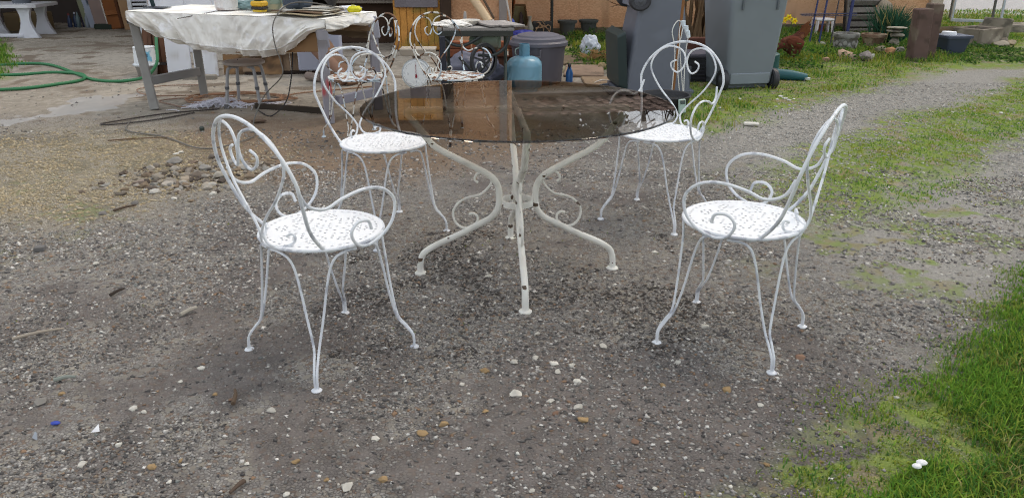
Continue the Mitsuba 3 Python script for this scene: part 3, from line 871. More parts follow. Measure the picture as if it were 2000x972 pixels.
part(k_, 'case', bx(*(p + [0, 0, .026]), .11, .075, .045, .014, .94, rz=.1), mat='satin', col=S(240, 232, 30))
part(k_, 'seam', bx(*(p + [0, 0, .024]), .1125, .0765, .004, .001, rz=.1), mat='satin', col=S(205, 196, 40))
part(k_, 'clip', bx(*(p + [-.01, 0, .052]), .03, .03, .012, .004, rz=.1), mat='satin', col=S(226, 222, 120))
p = on_table(.9, .72)
k_ = thing('paper_pile', 'loose white paper sheets behind the cardboard', 'paper')
part(k_, 'sheet', cat([move(bx(0, 0, 0, .15, .11, .002), p + [.02 * j, .02 * j, .006 + .008 * j], rz=.3 * j, rx=.04 * j) for j in range(4)]), col=S(226, 226, 232), amp=.05)
a_, b_ = on_table(.30, -.02, -.035), on_table(.66, .5, .02)
thing('rod', 'thin dark metal rod lying over the front edge of the dust sheet', 'rod', mesh=tube([a_ + [0, -.05, 0], on_table(.45, .16, .022), b_], .0035, 6), mat='satin', col=S(96, 86, 84))
a_ = on_table(.795, .1)
thing('grey_cable', 'grey cable hanging from the dust sheet to the ground', 'cable', mesh=tube([on_table(.99, .4, .05), on_table(.9, .2, .10), on_table(.83, .08, .10), on_table(.80, -.03, .04), on_table(.79, -.12, -.06), on_table(.80, -.14, -.2), on_table(.815, -.13, -.31),
      on_table(.815, -.14, -.42), (-1.93, 6.35, .20), (-1.98, 6.20, .05), (-1.93, 6.0, .012), (-1.86, 5.75, .012), (-1.98, 5.45, .012), (-2.15, 5.42, .012), (-2.5, 5.75, .012), (-2.85, 5.95, .012), (-3.0, 6.35, .012)], .0048, 7, 6), mat='satin', col=S(108, 104, 98))
thing('black_cable', 'black cable hanging behind the work table down to the coils', 'cable', mesh=tube([(-1.78, 6.75, .66), (-1.78, 6.72, .45), (-1.80, 6.66, .25), (-1.84, 6.6, .10), (-1.93, 6.5, .012), (-2.05, 6.62, .012), (-2.2, 6.95, .012), (-2.1, 7.2, .012)], .005, 7, 6), mat='satin', col=S(44, 42, 42))


# ------------------------------------------------------------------ under and behind the work table
def door_panel(label, x, y, w, h, col, rz=0.0, slats=0):
    k = thing('white_shutter', label, 'shutter')
    rot = lambda m: move(m, (x, y, 0.005), rz=rz, rx=-.06)
    if slats:
        part(k, 'frame', rot(cat([bx(-w / 2 + .03, 0, h / 2, .06, .035, h, .004), bx(w / 2 - .03, 0, h / 2, .06, .035, h, .004), bx(0, 0, .05, w - .12, .033, .1, .004), bx(0, 0, h - .05, w - .12, .033, .1, .004)])), mat='satin', col=col, amp=.05)
        for i in range(slats):
            part(k, 'slat', rot(move(bx(0, 0, 0, w - .12, .05, .008, .002), (0, 0, .13 + (h - .24) * i / slats), rx=.75)), mat='satin', col=col, amp=.06)
    else:
        part(k, 'panel', rot(dense(bx(0, 0, h / 2, w, .034, h, .004), .07)), mat='satin', col=col, amp=.04, stain=(S(176, 166, 150), .60, 8, .5))
    return k


door_panel('white louvred shutter leaning on the far wall beyond the left end of the work table', -5.62, 12.75, .34, 1.3, S(232, 234, 238), .10, 18)
door_panel('cream louvred shutter leaning on the far wall right of the white louvred one', -5.28, 12.72, .34, 1.3, S(206, 202, 194), .02, 14)
door_panel('beige flat shutter leaning on the far wall beyond the work table', -4.90, 12.7, .42, 1.3, S(214, 208, 196), .0)
door_panel('plain white shutter under the work table, left of the other', -3.46, 8.58, .24, 1.1, S(232, 234, 240), .05)
door_panel('plain white shutter under the work table, right of the other', -3.19, 8.60, .245, 1.1, S(232, 234, 240), -.03)
door_panel('wide white shutter rising behind the plaster bucket', -3.95, 10.55, 1.2, 1.4, S(230, 232, 238), -.03)
k_ = thing('stone_block', 'low grey slab between the white shutters and the ground', 'slab', mesh=dense(bx(-3.2, 8.42, .02, .34, .08, .05, .01), .05), col=S(150, 144, 134), amp=.2)
k_ = thing('brown_trunk', 'bulging brown wooden barrel beside the white shutters', 'barrel')
for i in range(14):
    a = i * 2 * PI / 14
    q_ = [(-3.76 + r_ * math.cos(a), 8.86 + r_ * math.sin(a), z_) for r_, z_ in ((.10, .0), (.125, .12), (.135, .25), (.125, .38), (.10, .5))]
    part(k_, 'stave', tube(q_, .032, 5, 3), col=S(112, 82, 66) * rng.uniform(.7, 1.1), amp=.25)
part(k_, 'hoop', lathe([(.163, .10), (.168, .10), (.168, .13), (.163, .13)], 32, (-3.76, 8.86, 0)), mat='satin', col=S(52, 46, 44))
k_ = thing('wheelbarrow', 'black wheeled sack barrow with a yellow frame behind the table leg', 'barrow')
part(k_, 'wheel', move(lathe([(.03, -.03), (.09, -.035), (.115, -.02), (.115, .02), (.09, .035), (.03, .03)], 28), (-4.14, 9.5, .115), ry=PI / 2, rz=.5), mat='satin', col=S(46, 46, 50))
part(k_, 'rim', move(lathe([(0, -.02), (.06, -.02), (.06, .022), (0, .026)], 24), (-4.14, 9.5, .115), ry=PI / 2, rz=.5), mat='satin', col=S(118, 122, 128))
part(k_, 'frame', cat([tube([(-4.22, 9.5, .12), (-4.28, 9.55, .2), (-4.1, 9.6, .26)], .018, 8, 3), tube([(-4.06, 9.5, .12), (-3.96, 9.55, .10), (-3.9, 9.7, .12)], .02, 8, 2)]), mat='satin', col=S(196, 160, 54))
k_ = thing('paint_bucket', 'white paint bucket with a blue printed label, set on an upturned grey pail', 'bucket')
BK = (-3.82, 8.62)
part(k_, 'pail', lathe([(0, 0), (.085, 0), (.09, .004), (.112, .115), (0, .115)], 36, (*BK, 0)), mat='satin', col=S(146, 142, 136), stain=(S(110, 100, 92), .5, 12, .6))
part(k_, 'rim', lathe([(.112, .112), (.128, .114), (.130, .128), (.124, .134), (0, .134)], 36, (*BK, 0)), mat='satin', col=S(214, 218, 220))


def lab(v):
    c = colour(v, S(232, 236, 238), .03, 8)
    a = np.arctan2(v[:, 1] - BK[1], v[:, 0] - BK[0])
    n = meshkit.fbm(np.stack([a * 5, v[:, 2] * 22, 0 * a], 1), 3, 4)
    b = ((a > -1.75) & (a < -.55) & (n > .46) & (v[:, 2] > .16) & (v[:, 2] < .27))[:, None]
    c = np.where(b, S(130, 196, 226)[None], c)
    d = ((np.abs(a + 1.2) < .3) & (np.abs(v[:, 2] - .215 - .03 * (a + 1.2)) < .014) & (n > .38))[:, None]
    return np.where(d, S(40, 92, 130)[None], c)


part(k_, 'tub', dense(lathe([(0, .134), (.112, .134), (.104, .29), (.108, .30), (.100, .305), (0, .30)], 48, (*BK, 0)), .012), mat='satin', cols=lab)
k_ = thing('plywood_sheet', 'old brown plywood sheet standing beside the white shutters', 'plywood')
part(k_, 'panel', move(dense(bx(0, 0, .31, .62, .02, .62, .003), .04), (-2.74, 8.72, .0), rx=-.12), col=S(156, 124, 92), amp=.3, stain=(S(70, 60, 52), .52, 5, .7))
k_ = thing('wooden_crate', 'weathered wooden planter crate under the work table', 'crate')
for i in range(7):
    part(k_, 'plank', dense(bx(-2.80 + .098 * i, 8.72 + .01 * (i % 2) + .015 * i, .125, .094, .02, .19, .003), .05), col=S(156, 134, 112) * rng.uniform(.82, 1.15), amp=.25, freq=20)
part(k_, 'top_rail', dense(bx(-2.49, 8.72, .255, .74, .08, .075, .006, rz=.14), .06), col=S(170, 150, 126), amp=.2)
part(k_, 'side', dense(bx(-2.135, 8.93, .15, .03, .42, .27, .004, rz=.14), .06), col=S(92, 72, 62), amp=.25)
part(k_, 'skid', bx(-2.5, 8.76, .014, .66, .06, .03, .004, rz=.14), col=S(60, 50, 44))
k_ = thing('cardboard_tube', 'brown cardboard tube leaning under the right end of the work table', 'tube')
part(k_, 'roll', tube([(-2.12, 8.3, .52), (-1.62, 8.0, .05)], .065, 14), col=S(146, 116, 100), amp=.1)
k_ = thing('floor_tube', 'short pale tube lying on the ground beneath the leaning cardboard tube', 'tube', mesh=tube([(-2.08, 8.35, .045), (-1.9, 8.2, .045)], .04, 12), col=S(150, 136, 128))
k_ = thing('leaning_plank', 'brown plank leaning beside the cardboard tube', 'plank', mesh=dense(bar((-1.55, 8.0, .02), (-1.98, 8.45, .5), .12, .03, .004), .06), col=S(132, 104, 84), amp=.2)
k_ = thing('freezer_box', 'bluish white appliance box inside the shed door under the table', 'box')
part(k_, 'body', dense(bx(-2.02, 8.75, .25, .44, .30, .38, .012, rz=.12), .1), mat='satin', col=S(178, 184, 204), amp=.04)
part(k_, 'lid', bx(-2.02, 8.75, .452, .46, .32, .02, .006, rz=.12), mat='satin', col=S(186, 192, 210))
k_ = thing('shed_cabinet', 'dark wooden cabinet just inside the shed doorway', 'cabinet')
part(k_, 'body', dense(bx(-2.0, 11.8, .45, .8, .5, .9, .01), .2), col=S(84, 66, 54), amp=.2)
part(k_, 'shelf', bx(-2.0, 11.5, .55, .84, .14, .03, .004), col=S(150, 140, 128))


# ------------------------------------------------------------------ on the ground by the work table
k_ = thing('shower_stool', 'grey stool with a round brown seat and tubular legs in front of the work table', 'stool')
SC = np.array([-2.265, 6.98])
part(k_, 'seat', lathe([(0, .350), (.150, .352), (.170, .360), (.174, .372), (.166, .382), (0, .386)], 48, (*SC, 0)), mat='satin', col=S(176, 164, 155), amp=.10, stain=(S(158, 148, 140), .56, 5, .5))
for i, a in enumerate((-2.45, -.75, .7, 2.3)):
    d = np.array([math.cos(a), math.sin(a), 0])
    c = np.array([*SC, 0])
    lg = part(k_, 'leg', tube([c + d * .06 + [0, 0, .338], c + d * .125 + [0, 0, .335], c + d * .150 + [0, 0, .30], c + d * .172 + [0, 0, .15], c + d * .190 + [0, 0, .02]], .0135, 12, 4), mat='satin', col=S(166, 166, 168))
    part(lg, 'rubber_foot', lathe([(0, 0), (.022, 0), (.020, .03), (.015, .034), (0, .034)], 16, c + d * .191), col=S(112, 112, 114))
    part(lg, 'collar', lathe([(.0145, -.012), (.018, -.012), (.018, .012), (.0145, .012)], 16, c + d * .170 + [0, 0, .17]), mat='satin', col=S(92, 94, 98))
g = np.random.default_rng(5)
st = []
for i in range(150):
    c = np.array([-2.50, 6.93, 0]) + [g.normal() * .13, g.normal() * .07, 0]
    if g.random() < .25:
        c = np.array([-2.18, 7.06, 0]) + [g.normal() * .09, g.normal() * .05, 0]
    a, L = g.uniform(0, 6.28), g.uniform(.04, .12)
    z0 = .055 * math.exp(-((c[0] + 2.5) / .13) ** 2)
    st.append(tube([c + [-L * math.cos(a), -L * math.sin(a), .006 + z0 * g.random()], c + [g.normal() * .02, g.normal() * .02, .012 + z0], c + [L * math.cos(a), L * math.sin(a), .006 + z0 * g.random()]], .0032, 4, 3))
thing('string_heap', 'tangled heap of bluish white string beside the stool', 'string', mesh=cat(st), col=S(224, 224, 234), amp=.12, smooth=False)


def coil(c, rx, ry, turns, seed, z=.012):
    g = np.random.default_rng(seed)
    pts = []
    for i in range(int(turns * 12)):
        a = i * 2 * PI / 12
        k = 1 + .12 * math.sin(i * .37 + seed)
        pts.append([c[0] + rx * k * math.cos(a) + g.normal() * .03, c[1] + ry * k * math.sin(a) + g.normal() * .02, z + .018 * g.random()])
    return pts


thing('extension_cord', 'loosely coiled orange-brown extension cord round the table leg', 'cord', mesh=tube(coil((-2.45, 7.25), .42, .22, 5, 3) + [[-2.0, 7.5, .012], [-1.6, 7.75, .012], [-1.2, 8.0, .012]], .0062, 7, 4), mat='satin', col=S(150, 112, 84))
thing('thin_cable', 'thin pale brown cable looping out to the left of the table leg', 'cord', mesh=tube([[-2.6, 7.0, .012], [-2.75, 6.85, .012], [-2.95, 7.0, .012], [-3.1, 7.15, .012], [-2.9, 7.3, .012], [-2.5, 7.35, .012], [-2.75, 7.45, .012], [-3.1, 7.4, .012], [-3.35, 7.45, .012],
      [-3.55, 7.75, .012], [-3.35, 7.95, .012], [-3.0, 8.0, .012]], .0055, 7, 6), mat='satin', col=S(148, 118, 100))
thing('dark_cable', 'dark cable doubled back on the earth in front of the left table leg', 'cord', mesh=tube([[-2.45, 6.78, .012], [-2.8, 6.6, .012], [-3.05, 6.35, .012], [-3.16, 6.19, .012], [-3.05, 6.17, .012], [-2.8, 6.35, .012], [-2.6, 6.62, .012]], .006, 7, 6), mat='satin', col=S(66, 58, 54))
thing('ground_plank', 'dark narrow plank lying on the earth right of the stool', 'plank', mesh=dense(bar((-2.17, 6.86, .02), (-1.50, 6.64, .02), .035, .05, .004), .05), col=S(70, 62, 54), amp=.25)
thing('dark_bit', 'small dark plug on the earth near the grey cable', 'plug', mesh=bx(-2.31, 5.98, .02, .035, .04, .035, .01, rz=.4), mat='satin', col=S(46, 58, 52))
hose = spline([[-3.60, 8.45, .42], [-3.57, 8.35, .32], [-3.55, 8.25, .18], [-3.66, 8.2, .06], [-3.9, 8.18, .018], [-4.2, 8.26, .018], [-4.55, 8.62, .018], [-5.08, 9.2, .018], [-5.4, 9.42, .018], [-5.68, 9.35, .018], [-5.9, 9.0, .02],
               [-5.65, 8.55, .02], [-5.2, 8.6, .018], [-4.9, 8.76, .018], [-4.6, 8.69, .018], [-4.42, 8.5, .018], [-4.33, 8.24, .018], [-4.45, 7.99, .018], [-4.65, 7.75, .018], [-5.0, 7.66, .018], [-5.5, 7.68, .018], [-6.2, 7.9, .018]], 10)
thing('garden_hose', 'green garden hose looped across the yard at the left', 'hose', mesh=tube(hose, .0155, 12), mat='satin', col=S(52, 122, 78), amp=.08)


# ------------------------------------------------------------------ scale, sewing machine table, bins, bottle
k_ = thing('dial_scale', 'kitchen scale with a round white dial and red needle, standing between the old chairs', 'scale')
D = np.array([-.745, 6.42, .36])
face = lathe([(0, .034), (.098, .034), (.106, .028), (.112, .012), (.112, -.03), (0, -.03)], 56)
lean_ = lambda m: move(m, D, rx=PI / 2 - .05)
part(k_, 'dial', lean_(face), mat='satin', col=S(242, 246, 246), amp=.02)
part(k_, 'bezel', lean_(lathe([(.106, .030), (.113, .030), (.1155, .02), (.113, .008), (.106, .008)], 56)), mat='satin', col=S(206, 212, 214))
ticks = []
for i in range(60):
    a = i * 2 * PI / 60
    L = .012 if i % 5 == 0 else .006
    ticks.append(move(bx(0, .094 - L / 2, .0352, .0012, L, .0012), rz=a))
part(k_, 'scale_marks', lean_(cat(ticks)), col=S(90, 96, 110), smooth=False)
part(k_, 'needle', lean_(cat([bx(0, .035, .0385, .0026, .085, .002), bx(.001, -.020, .0385, .014, .022, .002, taper=1), bx(0, -.008, .0385, .009, .012, .002)])), mat='satin', col=S(150, 34, 52), smooth=False)
nums = [lean_(move(meshkit.text_mesh(s_, .011, .0008), (-.006 + .06 * math.sin(a), .06 * math.cos(a) - .005, .0352))) for s_, a in (('0', 0), ('1', 1.57), ('2', 3.14), ('3', -1.57))]
part(k_, 'figures', cat(nums), col=S(84, 88, 104), smooth=False)
part(k_, 'column', cat([bar((-.745, 6.46, .24), (-.745, 6.46, .50), .06, .05, .006), bx(-.745, 6.50, .02, .22, .2, .04, .01), bar((-.745, 6.50, .02), (-.745, 6.48, .28), .12, .07, .01)]), mat='satin', col=S(120, 100, 84))
part(k_, 'tray', dense(bx(-.73, 6.46, .525, .25, .16, .055, .006, 1.12), .05), mat='satin', col=S(176, 166, 152), amp=.12)
thing('white_stone', 'white stone at the foot of the dial scale', 'stone', mesh=rock(.035, 91), col=S(224, 222, 214), smooth=50)

sm = thing('sewing_table', 'old treadle sewing machine table with cast iron legs and rags on its top', 'sewing table')
SX, SY, SZ = -.32, 7.55, .60
for i in range(5):
    part(sm, 'board', dense(bx(SX, SY - .17 + .085 * i, SZ, .68, .08, .025, .003), .06), col=S(150, 146, 142) * rng.uniform(.85, 1.15), amp=.2)
part(sm, 'apron', bx(SX, SY - .20, SZ - .035, .66, .03, .05, .004), col=S(70, 72, 68), amp=.2)
for sx_ in (-.26, .26):
    q_ = lambda y_, z_: (SX + sx_, SY + y_, z_)
    part(sm, 'iron_leg', cat([tube([q_(-.17, .02), q_(-.12, .15), q_(-.02, .3), q_(.06, .42), q_(.16, SZ - .02)], .015, 8, 4), tube([q_(.17, .02), q_(.12, .15), q_(.02, .3), q_(-.06, .42), q_(-.16, SZ - .02)], .015, 8, 4),
         tube([q_(-.2, .03), q_(.2, .03)], .016, 8), tube([q_(.09 * math.cos(a), .36 + .07 * math.sin(a)) for a in np.linspace(0, 2 * PI, 17)[:-1]], .009, 6, closed=True)]), mat='satin', col=S(58, 66, 60), amp=.2)
part(sm, 'side_bracket', cat([tube([(SX - .30, SY - .2, SZ - .05), (SX - .22, SY - .2, SZ - .12), (SX - .12, SY - .2, SZ - .14), (SX - .02, SY - .2, SZ - .10), (SX + .06, SY - .2, SZ - .05)], .014, 8, 4),
     tube([(SX + .30, SY - .2, SZ - .05), (SX + .26, SY - .2, SZ - .15), (SX + .16, SY - .2, SZ - .22), (SX + .02, SY - .2, SZ - .22)], .014, 8, 4), tube([(SX + .1, SY - .2, .1), (SX - .15, SY - .2, .36)], .012, 6), tube([(SX - .1, SY - .2, .08), (SX + .14, SY - .2, .36)], .012, 6)]), mat='satin', col=S(52, 58, 58), amp=.2)
part(sm, 'machine_body', cat([bx(SX + .12, SY - .08, SZ - .11, .20, .14, .16, .03), tube([(SX - .05, SY - .08, SZ - .09), (SX + .05, SY - .08, SZ - .12), (SX + .2, SY - .06, SZ - .10)], .04, 10, 3)]), mat='satin', label='flaking green machine body', col=S(122, 146, 130), amp=.15, stain=(S(92, 70, 54), .5, 9, .9))
wh = part(sm, 'flywheel', move(lathe([(.125, -.012), (.15, -.014), (.155, 0), (.15, .014), (.125, .012)], 40), (SX + .07, SY - .26, .34), rx=PI / 2, rz=.75), mat='satin', col=S(48, 50, 54))
part(wh, 'spokes', cat([move(bx(0, .07, 0, .016, .13, .01), (SX + .07, SY - .26, .34), rx=PI / 2, rz=.75).apply_transform(np.eye(4)) for _ in (0,)] + [move(move(bx(0, .065, 0, .016, .13, .01), rz=a), (SX + .07, SY - .26, .34), rx=PI / 2, rz=.75) for a in (1.26, 2.51, 3.77, 5.03)]), mat='satin', col=S(52, 54, 58))
part(sm, 'treadle', cat([bx(SX - .05, SY, .10, .3, .22, .02, .004)] + [bx(SX - .05, SY - .12 + .04 * i, .115, .3, .008, .012) for i in range(7)]), mat='satin', col=S(46, 46, 48))
g = trimesh.creation.icosphere(subdivisions=4)
v = np.array(g.vertices)
v *= (.55 + .9 * meshkit.fbm(v * 2.4, 4, 18))[:, None]
thing('white_rag', 'crumpled white rag on the left of the sewing table', 'rag', mesh=tm(v * [.17, .12, .035] + [SX - .2, SY - .06, SZ + .03], g.faces), col=S(236, 232, 226), amp=.10, stain=(S(170, 160, 152), .60, 16, .6))
thing('white_dish', 'shallow white dish on the sewing table', 'dish', mesh=lathe([(0, .0), (.06, .0), (.095, .035), (.09, .038), (.055, .008), (0, .008)], 40, (SX - .06, SY + .02, SZ + .026)), mat='satin', col=S(216, 210, 200))
k_ = thing('loose_boards', 'three bare grey boards laid on the sewing table', 'boards')
for i in range(3):
    part(k_, 'board', dense(bar((SX - .02 + .11 * i, SY + .20, SZ + .034), (SX + .17 + .11 * i, SY - .20, SZ + .030), .10, .016, .002), .05), col=S(158, 152, 148) * rng.uniform(.85, 1.1), amp=.15)
k_ = thing('brick_heap', 'terracotta bricks stacked on a slab behind the sewing table', 'bricks')
for i in range(4):
    for j in range(2):
        part(k_, 'brick', bx(-.62 + .23 * i + .1 * (j % 2), 8.3 + .02 * j, .28 + .075 * j, .21, .1, .07, .006), col=S(168, 98, 66) * rng.uniform(.8, 1.15), amp=.25, stain=(S(100, 72, 60), .5, 6, .6))
part(k_, 'slab', dense(bx(-.3, 8.35, .12, .9, .14, .24, .01), .06), col=S(120, 84, 70), amp=.25)
v = np.array(g.vertices)
v = v * (.75 + .5 * meshkit.fbm(v * 2.0, 3, 28))[:, None] * [.28, .16, .20] + [-.38, 8.0, .13]
thing('grey_sack', 'slumped blue-grey plastic sack under the sewing table', 'sack', mesh=tm(v, g.faces), mat='satin', col=S(112, 114, 132), amp=.15)
thing('cast_stand', 'dark iron post leaning by the back of the sewing table', 'post', mesh=bar((-.60, 7.28, .0), (-.61, 7.28, .55), .055, .05, .006), mat='satin', col=S(40, 44, 56))

k_ = thing('dustbin', 'large round grey plastic dustbin with its lid on', 'dustbin')
CX, CY = .26, 8.18
part(k_, 'body', lathe([(0, .01), (.225, .01), (.232, .03), (.262, .34), (.270, .36), (.270, .385), (.255, .385), (.22, .03), (0, .03)], 64, (CX, CY, 0)), mat='satin', col=S(98, 94, 102), amp=.05)
part(k_, 'lid', lathe([(.286, .372), (.290, .378), (.288, .405), (.268, .420), (.262, .445), (.250, .452), (.215, .456), (.205, .470), (.16, .482), (0, .490)], 64, (CX, CY, 0)), mat='satin', col=S(100, 98, 108), amp=.05)
for a in (-1.72, 1.42):
    d, t = np.array([math.cos(a), math.sin(a), 0]), np.array([-math.sin(a), math.cos(a), 0])
    c = np.array([CX, CY, 0]) + d * .268
    part(k_, 'handle', tube([c - t * .055 + [0, 0, .35], c - t * .055 + d * .03 + [0, 0, .345], c - t * .055 + d * .032 + [0, 0, .29], c + t * .055 + d * .032 + [0, 0, .29], c + t * .055 + d * .03 + [0, 0, .345], c + t * .055 + [0, 0, .35]], .009, 8), mat='satin', col=S(110, 106, 112))
k_ = thing('gas_bottle', 'small light blue gas bottle in front of the grey dustbin', 'gas bottle')
G = (.115, 7.72, 0)
part(k_, 'body', lathe([(.10, .0), (.125, .0), (.128, .025), (.160, .04), (.166, .06), (.166, .235), (.160, .268), (.135, .300), (.095, .318), (.052, .324), (0, .324)], 64, G), mat='gloss', col=S(122, 168, 190), amp=.06, stain=(S(108, 134, 146), .60, 9, .5))
part(k_, 'collar', lathe([(.049, .318), (.050, .40), (.046, .435), (.042, .435), (.044, .40), (.044, .318)], 40, G), mat='gloss', col=S(110, 158, 182), amp=.06)
part(k_, 'valve', tube([(.115, 7.72, .33), (.115, 7.72, .42)], .016, 10), mat='metal', col=S(150, 140, 110))
part(k_, 'tag', tube([(.065, 7.70, .40), (.035, 7.68, .39), (.03, 7.66, .36), (.04, 7.66, .34)], .005, 6, 4), col=S(150, 170, 166))
k_ = thing('blue_spray', 'small blue spray bottle with a black head behind the dustbin', 'bottle')
part(k_, 'body', lathe([(0, 0), (.034, 0), (.036, .01), (.036, .09), (.02, .13), (.014, .15), (0, .15)], 24, (.575, 8.25, 0)), mat='gloss', col=S(54, 108, 172))
part(k_, 'head', cat([bx(.575, 8.25, .165, .03, .06, .03, .006), bx(.575, 8.21, .15, .012, .02, .03, .003)]), mat='satin', col=S(40, 42, 50))


def bin_body(w0, d0, w1, d1, h, rr=.045, n=7):
    """tapered hull with rounded corners: (w0 x d0) at the bottom, (w1 x d1) at the top"""
    rows = []
    for t in np.linspace(0, 1, n):
        w, d = w0 + (w1 - w0) * t, d0 + (d1 - d0) * t
        ring = []
        for cx, cy, a0 in ((1, 1, 0), (-1, 1, 90), (-1, -1, 180), (1, -1, 270)):
            for k in range(6):
                a = math.radians(a0 + 18 * k)
                ring.append((cx * (w / 2 - rr) + rr * math.cos(a), cy * (d / 2 - rr) + rr * math.sin(a), t * h))
        rows.append(ring)
    v = np.array(rows).reshape(-1, 3)
    m_ = 24
    i, j = np.meshgrid(np.arange(n - 1), np.arange(m_), indexing='ij')
    q = np.stack([i * m_ + j, i * m_ + (j + 1) % m_, (i + 1) * m_ + (j + 1) % m_, (i + 1) * m_ + j], -1).reshape(-1, 4)
    f = [q[:, [0, 1, 2]], q[:, [0, 2, 3]], np.stack([np.zeros(m_ - 2, int), np.arange(2, m_), np.arange(1, m_ - 1)], 1), (n - 1) * m_ + np.stack([np.zeros(m_ - 2, int), np.arange(1, m_ - 1), np.arange(2, m_)], 1)]
    return tm(v, np.vstack(f))


def wheelie(label, M, col, lidcol, lid_hang=False, d0=.50, d1=.66):
    k = thing('wheelie_bin', label, 'wheelie bin')
    ap = lambda m: cat(m).copy().apply_transform(M)
    part(k, 'body', ap(dense(bin_body(.46, d0, .585, d1, .92).apply_translation((0, 0, .075)), .07)), mat='satin', col=col, amp=.05, freq=4, stain=(col * 1.35, .60, 5, .4))
    part(k, 'rim', ap(bin_body(.615, .69, .615, .69, .05).apply_translation((0, 0, .965))), mat='satin', col=col * .95)
    part(k, 'ribs', ap(cat([bx(s * .17, .0, .84, .016, .668, .20, .004) for s in (-1, 1)])), mat='satin', col=col * .6)
    part(k, 'base', ap(cat([bx(0, .02, .06, .44, .44, .09, .01)])), mat='satin', col=col * .7)
    part(k, 'axle_guard', ap(move(bx(0, 0, 0, .40, .03, .10, .004), (0, -.245, .115), rx=.12)), mat='satin', col=col * 1.25)
    part(k, 'handle', ap(cat([tube([(-.22, -.35, 1.0), (-.22, -.42, 1.01), (.22, -.42, 1.01), (.22, -.35, 1.0)], .016, 8)])), mat='satin', col=col * .8)
    for s in (-1, 1):
        whl = part(k, 'wheel', ap(move(lathe([(.055, -.026), (.085, -.03), (.098, -.02), (.1, 0), (.098, .02), (.085, .03), (.055, .026)], 40), (s * .255, -.215, .10), ry=PI / 2)), mat='satin', col=S(52, 52, 58))
        part(whl, 'hub', ap(move(lathe([(.0, -.022), (.058, -.020), (.058, .020), (.03, .024), (.016, .034), (0, .034)], 32), (s * .257, -.215, .10), ry=s * PI / 2)), mat='satin', col=S(84, 86, 94))
    lid = bin_body(.60, .70, .56, .64, .05, .03)
    if lid_hang:
        part(k, 'lid', ap(move(bin_body(.60, .58, .52, .50, .07, .03), (0, -.305, .68), rx=PI / 2 - .09)), mat='satin', col=lidcol, label='dark green lid hanging open')
    else:
        part(k, 'lid', ap(move(lid, (0, 0, 1.015), rx=0)), mat='satin', col=lidcol)
    return k


TM = trimesh.transformations
M2 = TM.translation_matrix((2.19, 7.98, 0)) @ TM.rotation_matrix(.20, [0, 0, 1])
wheelie('grey wheelie bin standing upright with its two wheels towards the yard', M2, S(128, 136, 144), S(60, 66, 72))
M1 = TM.translation_matrix((1.31, 7.70, .925)) @ TM.rotation_matrix(.02, [0, 1, 0]) @ TM.rotation_matrix(PI / 2 + .10, [0, 0, 1]) @ TM.rotation_matrix(PI, [1, 0, 0]) @ np.diag([1, 1, .90, 1])
wheelie('blue-grey wheelie bin turned upside down, wheels in the air, green lid open', M1, S(104, 109, 120), S(36, 54, 54), lid_hang=True, d0=.40, d1=.63)
k_ = thing('green_jug', 'teal plastic watering can lying on the grass behind the upright bin', 'watering can')
part(k_, 'body', tube([(2.62, 8.42, .10), (2.62, 8.40, .26)], [.10, .09], 20), mat='satin', col=S(36, 84, 80))
part(k_, 'spout', tube([(2.66, 8.30, .07), (2.80, 8.26, .065), (2.95, 8.22, .05)], [.055, .05, .035], 14, 3), mat='satin', col=S(42, 100, 108))
part(k_, 'spout_tip', lathe([(0, 0), (.03, 0), (.03, .02), (0, .02)], 12, (2.95, 8.2, .03)), col=S(200, 204, 200))
k_ = thing('black_crate', 'black ribbed plastic crate between the two wheelie bins', 'crate')
part(k_, 'body', bin_body(.50, .36, .54, .40, .23).apply_transform(TM.translation_matrix((1.80, 8.35, .01))), mat='satin', col=S(44, 44, 52))
part(k_, 'rib', cat([bx(1.80, 8.35, .05 + .035 * i, .545, .405, .008) for i in range(5)]), mat='satin', col=S(50, 50, 58), smooth=False)
part(k_, 'lid', dense(bx(1.80, 8.35, .262, .56, .42, .04, .012), .06), col=S(92, 90, 100), amp=.15)
thing('old_tile', 'brown terracotta ridge tile leaning behind the black crate', 'tile', mesh=dense(bx(1.98, 8.68, .20, .34, .05, .38, .01), .05), col=S(112, 76, 66), amp=.2)
k_ = thing('black_tub', 'low round black rubber tub behind the chair at the right edge of the table', 'tub')
part(k_, 'body', lathe([(0, .005), (.15, .005), (.165, .02), (.205, .150), (.215, .158), (.212, .166), (.195, .162), (.155, .03), (0, .03)], 48, (1.24, 6.62, 0)), mat='satin', col=S(42, 42, 46))
part(k_, 'water', lathe([(0, .13), (.185, .13)], 40, (1.24, 6.62, 0)), mat='gloss', col=S(40, 42, 44))
k2 = thing('phone_clip', 'pale green plastic meter leaning on the side of the black tub', 'meter')
part(k2, 'case', move(bx(0, 0, 0, .062, .022, .11, .006), (1.345, 6.415, .105), rx=-.2, rz=.3), mat='satin', col=S(164, 186, 174))
part(k2, 'screen', move(bx(0, -.0125, .03, .042, .004, .03, .001), (1.345, 6.415, .105), rx=-.2, rz=.3), mat='gloss', col=S(60, 74, 70))
k_ = thing('fence_stake', 'brown stake hung with white electric fence wire', 'stake')
part(k_, 'post', tube([(1.38, 7.02, 0), (1.45, 7.15, .95)], .012, 8), col=S(138, 96, 62), amp=.2)
w_ = [[(1.36, 6.95, .05), (1.37, 6.98, .45), (1.34, 7.0, .62), (1.39, 7.05, .70), (1.43, 7.05, .68)], [(1.47, 6.95, .03), (1.42, 6.98, .4), (1.40, 7.0, .6), (1.42, 7.05, .69)], [(1.44, 6.95, .04), (1.40, 6.98, .36), (1.42, 7.0, .6), (1.45, 7.05, .67)], [(1.455, 6.9, .03), (1.46, 6.98, .4), (1.475, 7.0, .58), (1.46, 7.05, .63)]]
